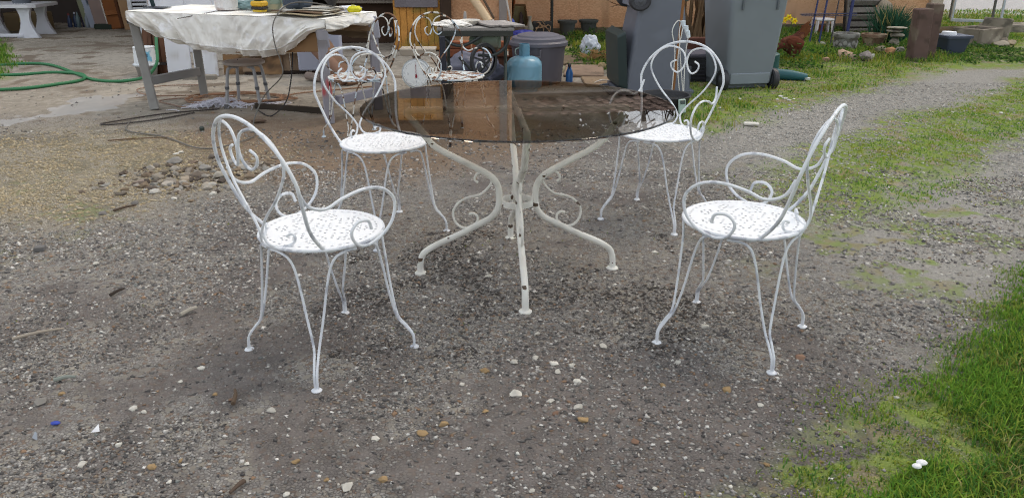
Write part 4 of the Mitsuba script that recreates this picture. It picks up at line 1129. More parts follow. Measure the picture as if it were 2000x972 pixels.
part(k_, 'wire', cat([tube(q_, .0042, 6, 6) for q_ in w_]), mat='satin', col=S(222, 220, 214))
for i, q_ in enumerate([(1.43, 7.04, .70), (1.455, 7.03, .66), (1.47, 7.02, .62)]):
    part(k_, 'insulator', tube([q_, (q_[0] + .012, q_[1] - .01, q_[2] - .055)], [.022, .015], 10), mat='gloss', col=S(216, 226, 234))


# ------------------------------------------------------------------ the garden bed before the house wing
def urn(name, label, cat_, x, y, r, h, col, stain, foot=.7, band=False, flare=1.0):
    k = thing(name, label, cat_)
    part(k, 'body', dense(lathe([(0, 0), (r * foot, 0), (r * (foot + .06), .02), (r * .9, h * .72), (r * .92, h * .78), (r * .92, h * .79)], 48, (x, y, 0)), .03), mat='rough', col=col, amp=.2, freq=20, stain=stain)
    part(k, 'rim', dense(lathe([(r * .9, h * .78), (r * 1.0, h * .79), (r * 1.02 * flare, h * .9), (r * flare, h), (r * .86, h), (r * .82, h * .8), (0, h * .8)], 48, (x, y, 0)), .03), mat='rough', col=col * 1.15, amp=.2, freq=20, stain=stain)
    return k


GS = (S(96, 92, 82), .5, 10, .8)
k_ = urn('stone_planter', 'grey stone planter with a leaf relief, left of the low brown one', 'planter', 4.20, 10.5, .158, .245, S(142, 140, 136), GS)
part(k_, 'relief', cat([move(trimesh.creation.icosphere(subdivisions=1, radius=1).apply_scale([.012, .028, .035]), (4.20 + .138 * math.cos(a), 10.5 + .138 * math.sin(a), .10 + .03 * (i % 2)), rz=a) for i, a in enumerate(np.arange(16) * 2 * PI / 16)]), mat='rough', col=S(150, 148, 142), amp=.2)
urn('low_planter', 'low round planter with a stained rim and brown body', 'planter', 4.73, 10.92, .158, .19, S(118, 96, 80), (S(176, 160, 138), .5, 9, .8), .6)
k_ = thing('stone_stack', 'broken stone slabs stacked on a short pillar beside the brown posts', 'stones')
for i, (w, z, h, dx) in enumerate([(.13, .08, .16, 0), (.21, .19, .06, .01), (.20, .245, .045, -.02), (.25, .285, .03, .01)]):
    m = rock(1, 40 + i, (w * .5, w * .42, h * .5), 3, .12)
    part(k_, 'slab', move(m, (4.93 + dx, 10.75, z)), mat='rough', col=S(152, 146, 132), amp=.2, stain=GS)
for i, (x, y, w, d, h, tilt, lb) in enumerate([(4.735, 9.70, .195, .15, .60, -.02, 'broad purplish brown stone post, left of a matching pair'), (4.945, 9.92, .165, .15, .64, .03, 'purplish brown stone post standing behind and right of its pair')]):
    m = dense(bx(0, 0, h / 2, w, d, h, .012, .94), .025)
    v = np.array(m.vertices)
    v += .010 * (meshkit.fbm(v * 12 + i * 9, 3, i) - .5)[:, None] * np.array([1, 1, .3])
    k_ = thing('stone_post', lb, 'post')
    part(k_, 'shaft', move(tm(v, m.faces), (x, y, 0), ry=tilt, rz=.15), mat='rough', col=S(104, 85, 80), amp=.2, freq=8, stain=[(S(128, 118, 104), .56, 6, .6), (S(72, 62, 56), .6, 11, .6)])
k_ = thing('planter_tub', 'dark blue square plastic planter with a white disc on top', 'planter')
part(k_, 'body', bin_body(.22, .22, .31, .31, .225, .03).apply_transform(TM.translation_matrix((5.39, 10.22, 0)) @ TM.rotation_matrix(.1, [0, 0, 1])), mat='satin', col=S(62, 70, 90), amp=.06)
part(k_, 'rim', bin_body(.345, .345, .35, .35, .03, .03).apply_transform(TM.translation_matrix((5.39, 10.22, .222)) @ TM.rotation_matrix(.1, [0, 0, 1])), mat='satin', col=S(70, 78, 98))
part(k_, 'disc', lathe([(0, .250), (.085, .250), (.088, .262), (.08, .292), (0, .296)], 32, (5.33, 10.2, 0)), mat='satin', col=S(232, 234, 240))


def trough(label, loc, rz, w, d, h, t, ry=0.0):
    k = thing('stone_trough', label, 'trough')
    o = cat([bx(0, -d / 2 + t / 2, h / 2, w, t, h, .008), bx(0, d / 2 - t / 2, h / 2, w, t, h, .008), bx(-w / 2 + t / 2, 0, h / 2, t, d - 2 * t, h, .008), bx(w / 2 - t / 2, 0, h / 2, t, d - 2 * t, h, .008)])
    part(k, 'walls', move(dense(o, .05), loc, rz=rz, ry=ry), mat='rough', col=S(140, 130, 118), amp=.2, stain=[(S(96, 88, 78), .48, 5, .7), (S(190, 182, 166), .62, 9, .7)])
    part(k, 'soil', move(bx(0, 0, h * .35, w - 2 * t, d - 2 * t, h * .5), loc, rz=rz, ry=ry), col=S(70, 58, 50), amp=.3)
    return k


trough('rectangular stone trough full of soil at the edge of the lawn', (6.32, 11.35, 0), .55, .50, .42, .23, .05)
k_ = thing('tilted_slab', 'tilted grey stone slab leaning against the right side of the trough', 'slab', mesh=dense(move(bx(0, 0, 0, .05, .40, .30, .01), (6.78, 11.75, .17), rz=.55, ry=.25), .05), mat='rough', col=S(146, 138, 124), amp=.2, stain=GS)
thing('stone_block', 'small pale stone block in front of the stone trough', 'stone', mesh=rock(.09, 61, (1.2, .7, .5)), mat='rough', col=S(168, 158, 142))
scene['stone_block_001']['to_world'] = T().translate([6.55, 11.15, .03]) if 'stone_block_001' in scene else None
thing('flat_slab', 'long flat stone slab lying on the lawn behind the trough', 'slab', mesh=dense(bx(8.0, 13.1, .06, 1.3, .45, .12, .02, rz=.2), .08), mat='rough', col=S(150, 142, 130), amp=.2, stain=GS)
thing('dark_log', 'mossy dark log lying behind the planter and the posts', 'log', mesh=tube([(5.6, 11.9, .07), (6.4, 12.2, .075), (7.0, 12.1, .07)], [.08, .09, .07], 12, 4), mat='rough', col=S(82, 72, 58), amp=.3, stain=(S(150, 118, 66), .6, 5, .7))
k_ = thing('metal_frame', 'pale grey steel table frame standing at the end of the house wing', 'frame')
for x, y in ((7.55, 14.45), (8.25, 14.2), (7.85, 15.1), (8.5, 14.9)):
    part(k_, 'leg', bar((x, y, 0), (x, y, .75), .036, .036, .004), mat='satin', col=S(186, 194, 206) if y < 14.6 else S(90, 90, 92))
part(k_, 'rail', cat([bar((7.55, 14.45, .05), (8.25, 14.2, .05), .04, .05, .004), bar((7.55, 14.45, .75), (8.25, 14.2, .75), .05, .05, .004), bar((7.85, 15.1, .75), (8.5, 14.9, .75), .05, .05, .004)]), mat='satin', col=S(186, 194, 206))
k_ = thing('wooden_steps', 'weathered grey wooden steps leaning on the orange wall', 'steps')
for i in range(7):
    part(k_, 'board', dense(move(bx(0, 0, 0, .50, .022, .075, .003), (5.24, 12.55 + .02 * i, .06 + .10 * i), rx=-.2 if i % 2 else .5, rz=.12), .05), col=S(120, 114, 108) * rng.uniform(.6, 1.35), amp=.3, freq=24)
part(k_, 'backing', move(dense(bx(0, 0, .42, .50, .02, .84), .05), (5.26, 12.72, 0), rx=-.14, rz=.12), col=S(70, 64, 60), amp=.25)
part(k_, 'stringer', cat([bar((5.50, 12.5, .0), (5.52, 12.75, .85), .03, .05), bar((4.98, 12.45, .0), (5.0, 12.70, .85), .03, .05)]), col=S(110, 104, 98), amp=.25)
thing('leaning_pipe', 'thin dark iron pipe leaning on the wall beside the steps', 'pipe', mesh=tube([(5.75, 12.6, .25), (5.2, 12.95, 1.0)], .016, 8), mat='satin', col=S(58, 54, 54))
thing('flat_stone_upright', 'triangular grey stone propped between the steps and the leaf clump', 'stone', mesh=move(rock(.2, 71, (.7, .35, 1.0)), (5.55, 12.6, .3)), mat='rough', col=S(164, 150, 132))
k_ = thing('plant_trellis', 'dark blue metal plant trellis in the garden bed', 'trellis')
BLUE = S(54, 62, 112)
for a, b, r, c in (((4.03, 11.3, 0), (4.12, 11.34, .95), .012, BLUE), ((4.16, 11.3, 0), (4.24, 11.34, .95), .013, BLUE), ((4.20, 11.0, -.02), (4.38, 11.3, .95), .009, S(52, 46, 54)), ((4.52, 11.3, 0), (4.56, 11.3, .95), .022, BLUE)):
    part(k_, 'upright', tube([a, b], r, 8), mat='satin', col=c)
part(k_, 'crossbar', cat([tube([(3.86, 11.28, .405), (4.62, 11.30, .415)], .009, 6), tube([(3.9, 11.35, .38), (4.62, 11.30, .385)], .006, 6)]), mat='satin', col=S(58, 60, 92))
k_ = thing('white_stool', 'small white plastic stool against the orange wall', 'stool')
part(k_, 'seat', bx(4.66, 12.6, .225, .27, .24, .035, .012), mat='satin', col=S(228, 222, 222))
for x in (-1, 1):
    for y in (-1, 1):
        part(k_, 'leg', bar((4.66 + x * .125, 12.6 + y * .105, 0), (4.66 + x * .11, 12.6 + y * .095, .21), .042, .035, .005), mat='satin', col=S(226, 220, 222))
for x, lb in ((4.45, 'small terracotta pot at the left foot of the white stool'), (4.68, 'small terracotta pot under the white stool')):
    thing('clay_pot', lb, 'pot', mesh=lathe([(0, 0), (.04, 0), (.055, .10), (.06, .10), (.06, .125), (.05, .125), (.045, .02)], 24, (x, 12.72, 0)), col=S(150, 92, 62), amp=.15)

# a hen, head down behind the bin
hen = thing('hen', 'reddish brown hen with raised tail pecking in the garden bed', 'hen')
HX, HY = 3.30, 9.78


def blob(c, r, sq, rz=0., ry=0., seed=0, amp=.10):
    m = trimesh.creation.icosphere(subdivisions=4)
    v = np.array(m.vertices)
    v *= (1 + amp * 2 * (meshkit.fbm(v * np.array([3, 5, 5]) + seed, 3, seed) - .5))[:, None]
    return move(tm(v * np.asarray(sq) * r, m.faces), c, rz=rz, ry=ry)


import manifold3d as m3


def sph(c, r):
    return m3.Manifold.sphere(r, 20).translate(tuple(map(float, c)))


def hull(*bs):
    return m3.Manifold.batch_hull([sph(c, r) for c, r in bs])


hb = hull(((HX - .08, HY, .20), .075), ((HX + .03, HY, .21), .095), ((HX + .02, HY, .14), .085)) + hull(((HX + .03, HY, .23), .075), ((HX + .10, HY, .34), .035)) + hull(((HX + .08, HY + .01, .31), .035), ((HX + .125, HY + .02, .385), .014)) \
    + hull(((HX - .08, HY, .20), .06), ((HX - .18, HY - .02, .16), .032)) + hull(((HX - .18, HY - .02, .16), .030), ((HX - .23, HY - .03, .10), .024)) + hull(((HX - .01, HY - .04, .12), .05), ((HX, HY - .04, .06), .022)) + hull(((HX + .03, HY + .04, .12), .05), ((HX + .04, HY + .04, .06), .022))
mm = hb.refine_to_length(.012).to_mesh()
hm = trimesh.Trimesh(mm.vert_properties[:, :3], mm.tri_verts, process=True)
trimesh.smoothing.filter_taubin(hm, iterations=12)
v = np.array(hm.vertices)
v += (meshkit.fbm(v * np.array([30, 60, 60]), 3, 3) - .5)[:, None] * .018 * np.array(hm.vertex_normals)
part(hen, 'body', tm(v, hm.faces), col=S(100, 58, 44), amp=.3, freq=40, stain=[(S(78, 42, 34), .52, 14, .7), (S(150, 106, 72), .63, 20, .6)], smooth=True)
fe = []
for i in range(34):
    a = rng.uniform(-.6, .5)
    b = np.array([HX + rng.uniform(.05, .10), HY + rng.uniform(-.04, .04), rng.uniform(.25, .33)])
    t = b + np.array([.08 + .03 * a, rng.uniform(-.03, .03), .10 + .03 * rng.normal()])
    n_ = unit(np.cross(t - b, [0, 1, 0])) * .016
    fe.append(tm([b - n_, b + n_, (b + t) / 2 + n_ * 1.3, t, (b + t) / 2 - n_ * 1.3], [[0, 1, 2], [0, 2, 4], [4, 2, 3]]))
part(hen, 'tail', cat(fe), col=S(122, 76, 50), amp=.3, smooth=False)
wg = part(hen, 'wing', blob((HX, HY - .085, .22), 1, (.105, .03, .062), ry=.35, seed=4), col=S(110, 60, 44), amp=.3, freq=40)
part(hen, 'leg', cat([tube([(HX, HY - .04, .07), (HX + .005, HY - .04, .005), (HX - .04, HY - .04, .004)], .007, 6), tube([(HX + .04, HY + .04, .07), (HX + .045, HY + .04, .005), (HX, HY + .04, .004)], .007, 6)]), col=S(176, 146, 80))
part(hen, 'comb', cat([blob((HX - .225, HY - .03, .125), 1, (.02, .005, .014), seed=2), tube([(HX - .245, HY - .03, .09), (HX - .262, HY - .032, .07)], [.009, .002], 6)]), col=S(170, 50, 44))

# daffodils by the bin
for i, (x, y, z) in enumerate([(3.345, 10.2, .46), (3.41, 10.18, .42), (3.30, 10.22, .43)]):
    k_ = thing('daffodil', ['topmost yellow daffodil behind the upright bin', 'rightmost yellow daffodil behind the upright bin', 'yellow daffodil nearest the edge of the upright bin'][i], 'flower', 'daffodils behind the upright bin')
    part(k_, 'stem', tube([(x - .08, y + .02, 0), (x - .05, y + .01, z * .6), (x - .01, y, z + .005), (x, y - .02, z)], .004, 6, 4), col=S(84, 116, 60))
    pet = []
    for j in range(6):
        a = j * PI / 3
        d = np.array([math.cos(a), -.25, math.sin(a)])
        s_ = np.cross(unit(d), [0, -1, 0])
        c = np.array([x, y - .02, z])
        pet.append(tm([c, c + d * .025 + s_ * .013, c + d * .046, c + d * .025 - s_ * .013], [[0, 1, 2], [0, 2, 3]]))
    part(k_, 'petals', cat(pet), mat='leaf', col=S(244, 232, 60, 1), smooth=False)
    part(k_, 'trumpet', move(lathe([(.008, 0), (.011, .012), (.018, .03)], 12), (x, y - .02, z), rx=PI / 2), col=S(240, 204, 40, 1))
# pots and bits along the wall
for i, (x, y, fl, lb) in enumerate([(.81, 12.30, 1.0, 'dark grey plastic plant pot against the orange wall, nearer the black pole'), (1.13, 12.40, 1.0, 'dark ribbed plant pot against the orange wall, the farther from the pole')]):
    k_ = thing('plant_pot', lb, 'plant pot')
    n_ = 40
    pm = lathe([(0, 0), (.085, 0), (.09, .01), (.118, .19), (.118, .20)], n_, (0, 0, 0))
    v = np.array(pm.vertices)
    a = np.arctan2(v[:, 1], v[:, 0])
    v[:, :2] *= (1 + (.03 if i else .0) * np.sign(np.sin(a * 10)))[:, None]
    part(k_, 'body', move(tm(v, pm.faces), (x, y, 0)), col=S(82, 84, 82), amp=.15, stain=GS)
    part(k_, 'rim', lathe([(.115, .195), (.140, .20), (.148, .235), (.138, .238), (.12, .21), (0, .205)], n_, (x, y, 0)), col=S(84, 86, 84), amp=.15)
thing('black_pole', 'thin black pole standing in front of the orange wall', 'pole', mesh=tube([(.58, 12.3, 0), (.58, 12.3, 2.2)], .022, 12), mat='satin', col=S(40, 42, 42))
k_ = thing('wire_lantern', 'rusty framed lantern with dull glass by the wall corner', 'lantern')
lx, ly = .11, 12.05
lc = [(lx - .13, ly - .10), (lx + .13, ly - .10), (lx + .13, ly + .10), (lx - .13, ly + .10)]
tc = [(lx - .075, ly - .06), (lx + .075, ly - .06), (lx + .075, ly + .06), (lx - .075, ly + .06)]
part(k_, 'frame', cat([tube([(*a, .16), (*b, .47)], .011, 6) for a, b in zip(lc, tc)] + [tube([(*tc[i], .47), (*tc[(i + 1) % 4], .47)], .010, 6) for i in range(4)] + [tube([(*lc[i], .16), (*lc[(i + 1) % 4], .16)], .011, 6) for i in range(4)]), col=S(92, 70, 46), amp=.25)
part(k_, 'dull_pane', cat([tm([(*lc[i], .16), (*lc[(i + 1) % 4], .16), (*tc[(i + 1) % 4], .465), (*tc[i], .465)], [[0, 1, 2], [0, 2, 3]]) for i in (1, 2, 3)]), mat='satin', col=S(150, 140, 100), amp=.2, stain=(S(104, 96, 66), .5, 9, .8))
part(k_, 'statue', lathe([(0, 0), (.05, .0), (.045, .1), (.02, .16), (.03, .20), (.012, .25), (0, .26)], 16, (lx + .02, ly, .12)), col=S(90, 78, 78))
part(k_, 'base', bx(lx, ly, .08, .34, .28, .15, .01), col=S(118, 110, 98), amp=.2)
thing('bottle_vase', 'tall pale glass vase beside the lantern', 'vase', mesh=lathe([(0, 0), (.045, 0), (.055, .08), (.03, .15), (.022, .19), (.03, .24), (0, .24)], 24, (.25, 11.9, .09)), mat='gloss', col=S(150, 150, 138))
k_ = thing('planter_box', 'dark planter box with dry stems beside the black pole', 'planter')
part(k_, 'box', dense(bx(.44, 12.2, .12, .30, .2, .22, .02), .06), col=S(64, 64, 62), amp=.2, stain=(S(110, 116, 120), .55, 9, .7))
part(k_, 'stems', cat([tube([(.36 + .02 * i, 12.15, .2), (.34 + .035 * rng.uniform(0, 6), 12.08, .16 + .1 * rng.random()), (.33 + .04 * rng.uniform(0, 6), 12.02, .06 + .1 * rng.random())], .006, 5, 3) for i in range(9)]), col=S(170, 140, 110), amp=.2)
thing('blue_tarp', 'folded bright blue tarpaulin behind the dustbin lid', 'tarpaulin', mesh=dense(move(blob((0, 0, 0), 1, (.24, .16, .10), seed=12, amp=.25), (.16, 11.4, .09)), .05), mat='satin', col=S(60, 74, 176), amp=.1)
thing('blue_cloth', 'crumpled light blue cloth lying in front of the lantern', 'cloth', mesh=blob((-.01, 11.7, .24), 1, (.05, .05, .075), seed=13, amp=.2), col=S(104, 120, 200))
thing('cement_block', 'grey block standing below the lantern', 'block', mesh=dense(bx(.10, 11.75, .15, .22, .12, .12, .008, rz=-.3), .05), mat='rough', col=S(128, 118, 106))
thing('plastic_pipe', 'thick cream plastic pipe leaning against the shed wall', 'pipe', mesh=tube([(-.27, 10.2, .40), (-.62, 10.5, .85), (-1.1, 10.62, 1.45)], .052, 20, 3), mat='satin', col=S(218, 190, 152), amp=.06)
thing('white_tube', 'short white tube end sticking up beside the cream pipe', 'tube', mesh=tube([(-.235, 10.05, .44), (-.165, 10.05, .34)], .017, 10), mat='satin', col=S(214, 210, 214))
thing('dark_stick', 'dark stick leaning on the wall above the white tube', 'stick', mesh=tube([(-.22, 10.2, .45), (-.45, 10.5, .82)], .014, 8), col=S(92, 78, 66))
thing('thin_pole', 'thin pale pole leaning at the wall corner', 'pole', mesh=tube([(.0, 10.3, .32), (-.16, 10.55, 1.1)], .012, 8), mat='satin', col=S(186, 180, 174))
k_ = thing('small_pale_post', 'short pale stake standing on the sewing table', 'stake', mesh=tube([(-.43, 7.72, .61), (-.43, 7.72, .72)], [.018, .012], 8), col=S(172, 166, 160))

# the many-stemmed shrub between the bins
k_ = thing('bare_shrub', 'brown many-stemmed bare shrub behind the two bins', 'shrub')
g = np.random.default_rng(21)
ms_ = []
for i in range(44):
    b = np.array([2.62 + g.normal() * .12, 11.3 + g.normal() * .12, -.02])
    t = b + [g.normal() * .20, g.normal() * .15, g.uniform(1.1, 2.0)]
    ms_.append(tube([b, (b * .6 + t * .4) + g.normal(size=3) * .04, t], [g.uniform(.014, .034), g.uniform(.01, .02), .006], 6, 4))
part(k_, 'stem', cat(ms_), kind='stuff', col=S(116, 92, 70), amp=.3, stain=(S(160, 136, 112), .55, 4, .6))
m, tt = crown((2.6, 11.3, 1.9), .55, 900, .06, 99)
part(k_, 'crown', m, mat='leaf', smooth=False, cols=np.clip(S(112, 110, 70)[None] * tt, 0, 1))
thing('fallen_branch', 'thin dry branch sticking out beside the upside-down bin', 'branch', mesh=cat([tube([(1.55, 11.0, .52), (1.35, 10.9, .56), (1.2, 10.9, .62)], [.012, .008, .003], 6, 3), tube([(1.38, 10.9, .555), (1.25, 10.85, .53)], [.007, .002], 5)]), col=S(106, 74, 54))

# far left: the white plastic table and what lies behind it
k_ = thing('plastic_table', 'white plastic garden table with waisted legs at the far left', 'table')
PX, PY = -7.60, 12.45
pl = Polygon([(-1.0, -.38), (.68, -.38), (.76, -.30), (.76, .30), (.68, .38), (-1.0, .38)])
part(k_, 'table_top', move(extr(pl, .045), (PX, PY, .425)), mat='satin', col=S(232, 232, 236), amp=.03)


def waist(w0, w1, h, t):
    zs = np.linspace(0, 1, 12)
    w = lambda z: w1 + (w0 - w1) * (abs(z - .62) / .62) ** 1.7
    return Polygon([(-w(z) / 2 + .05 * (1 - z) ** 2 * 0, z * h) for z in zs] + [(w(z) / 2, z * h) for z in zs[::-1]])


for x, y in ((PX - .16, PY - .28), (PX + .56, PY - .24), (PX - .72, PY + .02), (PX + .50, PY + .30), (PX - .2, PY + .3)):
    part(k_, 'leg', move(extr(waist(.34, .13, .43, 0), .05), (x, y, 0), rx=PI / 2), mat='satin', col=S(226, 228, 236), amp=.03)
part(k_, 'stretcher', cat([bx(PX + .2, PY - .285, .035, .6, .05, .05, .01), bx(PX - .45, PY - .05, .035, .5, .05, .05, .01)]), mat='satin', col=S(226, 228, 236), amp=.03)
thing('grey_pot', 'grey pot standing on the white plastic table', 'pot', mesh=lathe([(0, 0), (.12, 0), (.135, .12), (.14, .2), (.125, .2), (0, .05)], 28, (PX + .40, PY, .47)), col=S(112, 118, 126))
thing('grey_dish', 'flat grey dish on the left of the white plastic table', 'dish', mesh=lathe([(0, 0), (.09, 0), (.11, .02), (0, .022)], 28, (PX - .05, PY - .1, .47)), col=S(140, 132, 134))
k_ = thing('cardboard_box', 'open cardboard box on the ground behind the white plastic table', 'box')
part(k_, 'carton', dense(cat([bx(-7.62, 13.1, .14, .56, .02, .27), bx(-7.62, 13.45, .14, .56, .02, .27), bx(-7.89, 13.27, .14, .02, .33, .27), bx(-7.35, 13.27, .14, .02, .33, .27), bx(-7.62, 13.27, .015, .54, .33, .02)]), .1), col=S(150, 130, 100), amp=.1)
part(k_, 'paper', move(bx(0, 0, 0, .05, .03, .14, .004), (-7.62, 13.07, .20), ry=.2), col=S(230, 210, 150))
k_ = thing('potato_sack', 'sagging sack of pale brown firewood behind the plastic table', 'sack', mesh=cat([blob((-8.1, 13.1, .09), 1, (.15, .12, .10), seed=31, amp=.2), blob((-8.05, 13.05, .20), 1, (.10, .09, .06), seed=32, amp=.2)]), col=S(168, 120, 92), amp=.25, stain=(S(206, 180, 140), .52, 6, .7))
k_ = thing('bottle_crate', 'dark plastic crate at the barn wall', 'crate')
part(k_, 'body', bin_body(.42, .30, .44, .32, .18, .02).apply_translation((-6.42, 13.75, 0)), mat='satin', col=S(58, 60, 74))
part(k_, 'slots', cat([bx(-6.42 + .07 * i, 13.59, .10, .03, .012, .10) for i in range(-2, 3)]), col=S(30, 30, 36), smooth=False)
for i in range(9):
    x, y = -7.22 + .072 * i, 13.72 + .05 * (i % 2)
    h = .20 + .07 * rng.random()
    cl = [S(64, 78, 110), S(52, 66, 96), S(110, 128, 132), S(66, 60, 84), S(150, 160, 170)][i % 5]
    b = thing('glass_bottle', ['blue-grey', 'navy', 'greenish grey', 'violet-grey', 'pale grey'][i % 5] + ' glass bottle, ' + NTH[i] + ' from the left along the barn wall', 'bottle', 'bottles along the barn wall')
    part(b, 'body', lathe([(0, 0), (.032, 0), (.034, .01), (.034, h * .6), (.013, h * .8), (.013, h), (0, h)], 16, (x, y, 0)), mat='gloss', col=cl)
    part(b, 'cap', lathe([(.014, h - .02), (.015, h - .02), (.015, h + .008), (0, h + .008)], 12, (x, y, 0)), mat='satin', col=[S(150, 60, 60), S(200, 200, 206), S(60, 60, 64)][i % 3])


# ------------------------------------------------------------------ loose things on the ground
def chunk(r, seed, squash):
    """a broken stone: the hull of scattered points, its edges a little worn"""
    g = np.random.default_rng(seed)
    p = g.normal(size=(22, 3))
    p /= np.linalg.norm(p, axis=1, keepdims=True)
    p *= g.uniform(.72, 1.0, (22, 1))
    m = trimesh.convex.convex_hull(p)
    m = trimesh.Trimesh(m.vertices, m.faces)
    v, f = trimesh.remesh.subdivide(m.vertices, m.faces)
    v, f = trimesh.remesh.subdivide(v, f)
    v = v + (meshkit.fbm(v * 2.6 + seed, 3, seed) - .5)[:, None] * v * .22
    return tm(v * np.asarray(squash) * r, f)


def put_rock(x, y, r, seed, col, squash=(1, .8, .55), label='', name='loose_stone', group='loose stones on the gravel', sink=.25, **k):
    z = float(ground_z(x, y))
    m = move(chunk(1, seed, squash), (x, y, z + r * squash[2] * (1 - 2 * sink)), rz=seed * 1.7, s=r)
    return thing(name, label, 'stone', group, mesh=m, mat='rough' if r > .05 else 'matte', col=col, amp=.16, freq=30, smooth=25, stain=(col * .6, .56, 22, .5), **k)


WH, OC, GYS, BRS = S(206, 202, 192), S(164, 138, 102), S(140, 136, 130), S(140, 112, 94)
spots = [(0.01, 2.22, 0.026, WH), (-0.09, 2.36, 0.022, OC), (0.01, 2.42, 0.020, WH), (0.08, 2.45, 0.017, WH), (0.14, 2.41, 0.020, WH), (0.21, 2.30, 0.019, WH), (0.15, 2.36, 0.016, WH), (0.20, 2.40, 0.016, WH), (0.12, 2.18, 0.016, WH), (0.20, 2.14, 0.021, WH), (0.13, 2.11, 0.016, BRS), (0.21, 2.07, 0.022, OC),
         (-0.20, 2.05, 0.021, OC), (-0.26, 2.01, 0.020, OC), (-0.34, 1.79, 0.017, OC), (0.35, 1.96, 0.017, BRS), (-0.39, 1.98, 0.017, WH), (-0.08, 2.12, 0.013, OC), (-0.43, 1.76, 0.025, WH), (0.71, 2.69, 0.021, WH), (0.56, 2.43, 0.015, WH), (0.48, 2.27, 0.015, OC), (0.32, 2.54, 0.020, WH), (0.09, 2.63, 0.016, WH),
         (0.68, 2.25, 0.020, OC), (0.98, 2.46, 0.022, BRS), (0.76, 2.16, 0.015, WH), (0.64, 2.08, 0.013, GYS), (1.06, 2.17, 0.019, GYS), (0.69, 1.85, 0.012, OC), (0.57, 1.76, 0.009, WH), (1.19, 2.19, 0.012, WH), (-1.03, 2.38, 0.015, WH), (-1.15, 2.14, 0.016, WH), (-1.45, 2.17, 0.027, GYS), (-1.17, 1.86, 0.017, WH), (-0.97, 1.84, 0.017, OC), (-1.11, 1.95, 0.012, WH),
         (-0.93, 2.22, 0.012, OC), (-1.11, 2.12, 0.012, WH), (-0.73, 2.13, 0.018, WH), (-1.07, 2.30, 0.011, WH), (-1.25, 2.39, 0.016, GYS), (-1.83, 3.32, 0.017, WH), (-1.90, 3.26, 0.019, GYS), (-0.59, 1.87, 0.015, OC), (-0.90, 1.87, 0.012, OC), (-0.58, 1.73, 0.013, WH), (0.05, 1.74, 0.011, WH), (0.37, 1.75, 0.010, WH), (0.51, 1.83, 0.010, WH), (0.28, 1.76, 0.013, BRS), (-0.20, 2.49, 0.013, GYS),
         (-0.16, 2.28, 0.012, WH), (-0.49, 1.79, 0.010, OC), (-0.87, 2.19, 0.011, BRS), (0.84, 1.86, 0.009, OC), (-0.10, 3.18, 0.019, WH), (0.65, 3.46, 0.018, WH), (0.76, 3.43, 0.015, WH), (0.59, 3.84, 0.017, GYS), (-0.75, 3.73, 0.019, BRS), (-1.41, 2.22, 0.014, OC), (-0.90, 1.78, 0.010, WH), (-0.72, 1.86, 0.009, WH)]
MARKS = [('front foot of the front left chair', -.617, 2.24), ('right foot of the front left chair', -.345, 2.55), ('left foot of the front left chair', -.92, 2.50), ('front foot of the glass table', .055, 2.82), ('left foot of the front right chair', .52, 2.59),
         ('front foot of the front right chair', .86, 2.36), ('right foot of the front right chair', 1.05, 2.70), ('blue scrap', -1.27, 2.04), ('paper scrap', -1.15, 2.02), ('white plastic scrap', 1.06, 1.78), ('right foot of the glass table', .44, 3.25)]
taken = {}


def loose_label(x, y, cl):
    cn = 'white' if cl is WH else 'ochre' if cl is OC else 'brown' if cl is BRS else 'grey'
    nm, mx, my = min(MARKS, key=lambda t: math.hypot(t[1] - x, t[2] - y))
    dx, dy = x - mx, y - my
    side = ('right of' if dx > 0 else 'left of') if abs(dx) > abs(dy) else ('behind' if dy > 0 else 'in front of')
    base = f'{cn} stone {side} the {nm}'
    n_ = taken[base] = taken.get(base, 0) + 1
    return base if n_ == 1 else f'{NTH[n_ - 1]} nearest {base}'


spots.sort(key=lambda t: min(math.hypot(m_[1] - t[0], m_[2] - t[1]) for m_ in MARKS))
for i, (x, y, r, cl) in enumerate(spots):
    put_rock(x, y, r, 200 + i, cl * rng.uniform(.8, 1.1), (1, .85, .5), loose_label(x, y, cl), sink=.32)
rub = [(-2.15, 5.06, 0.068, GYS), (-1.91, 4.91, 0.061, GYS), (-1.75, 4.74, 0.074, S(160, 154, 142)), (-1.90, 4.74, 0.064, S(112, 102, 92)), (-1.95, 5.19, 0.059, S(120, 110, 100)), (-1.93, 4.66, 0.049, S(166, 152, 134)), (-2.12, 4.70, 0.064, S(140, 132, 120)), (-2.18, 4.59, 0.058, S(136, 122, 112)), (-2.00, 4.55, 0.043, GYS), (-2.02, 4.41, 0.046, S(180, 176, 168)),
       (-1.79, 5.06, 0.052, GYS), (-1.88, 4.41, 0.042, S(150, 140, 128)), (-2.22, 5.33, 0.025, WH), (-2.24, 5.29, 0.025, WH), (-2.19, 4.37, 0.046, S(104, 96, 86)), (-2.13, 4.02, 0.034, S(120, 116, 112)), (-1.66, 4.91, 0.051, S(150, 146, 138)), (-1.77, 4.55, 0.038, S(170, 160, 146)), (-2.04, 4.20, 0.031, S(112, 108, 104)), (-1.64, 4.51, 0.035, GYS), (-2.14, 4.84, 0.040, S(128, 118, 104)), (-2.04, 5.06, 0.039, S(126, 110, 96)),
       (-1.62, 5.01, 0.042, S(132, 124, 114)), (-1.99, 4.91, 0.036, S(96, 88, 78)), (-1.54, 5.17, 0.040, GYS), (-2.10, 4.51, 0.033, S(120, 108, 98)), (-1.68, 4.39, 0.028, WH), (-1.86, 4.29, 0.027, WH)]
rub.sort(key=lambda t: t[0] / t[1])
for i, (x, y, r, cl) in enumerate(rub):
    put_rock(x, y, r, 400 + i, np.clip(cl * 1.05, 0, .8), (1, .85, .42), 'broken stone, ' + NTH[i] + ' from the left in the rubble ridge behind the front left chair', 'rubble_stone', 'rubble behind the front left chair', .35)
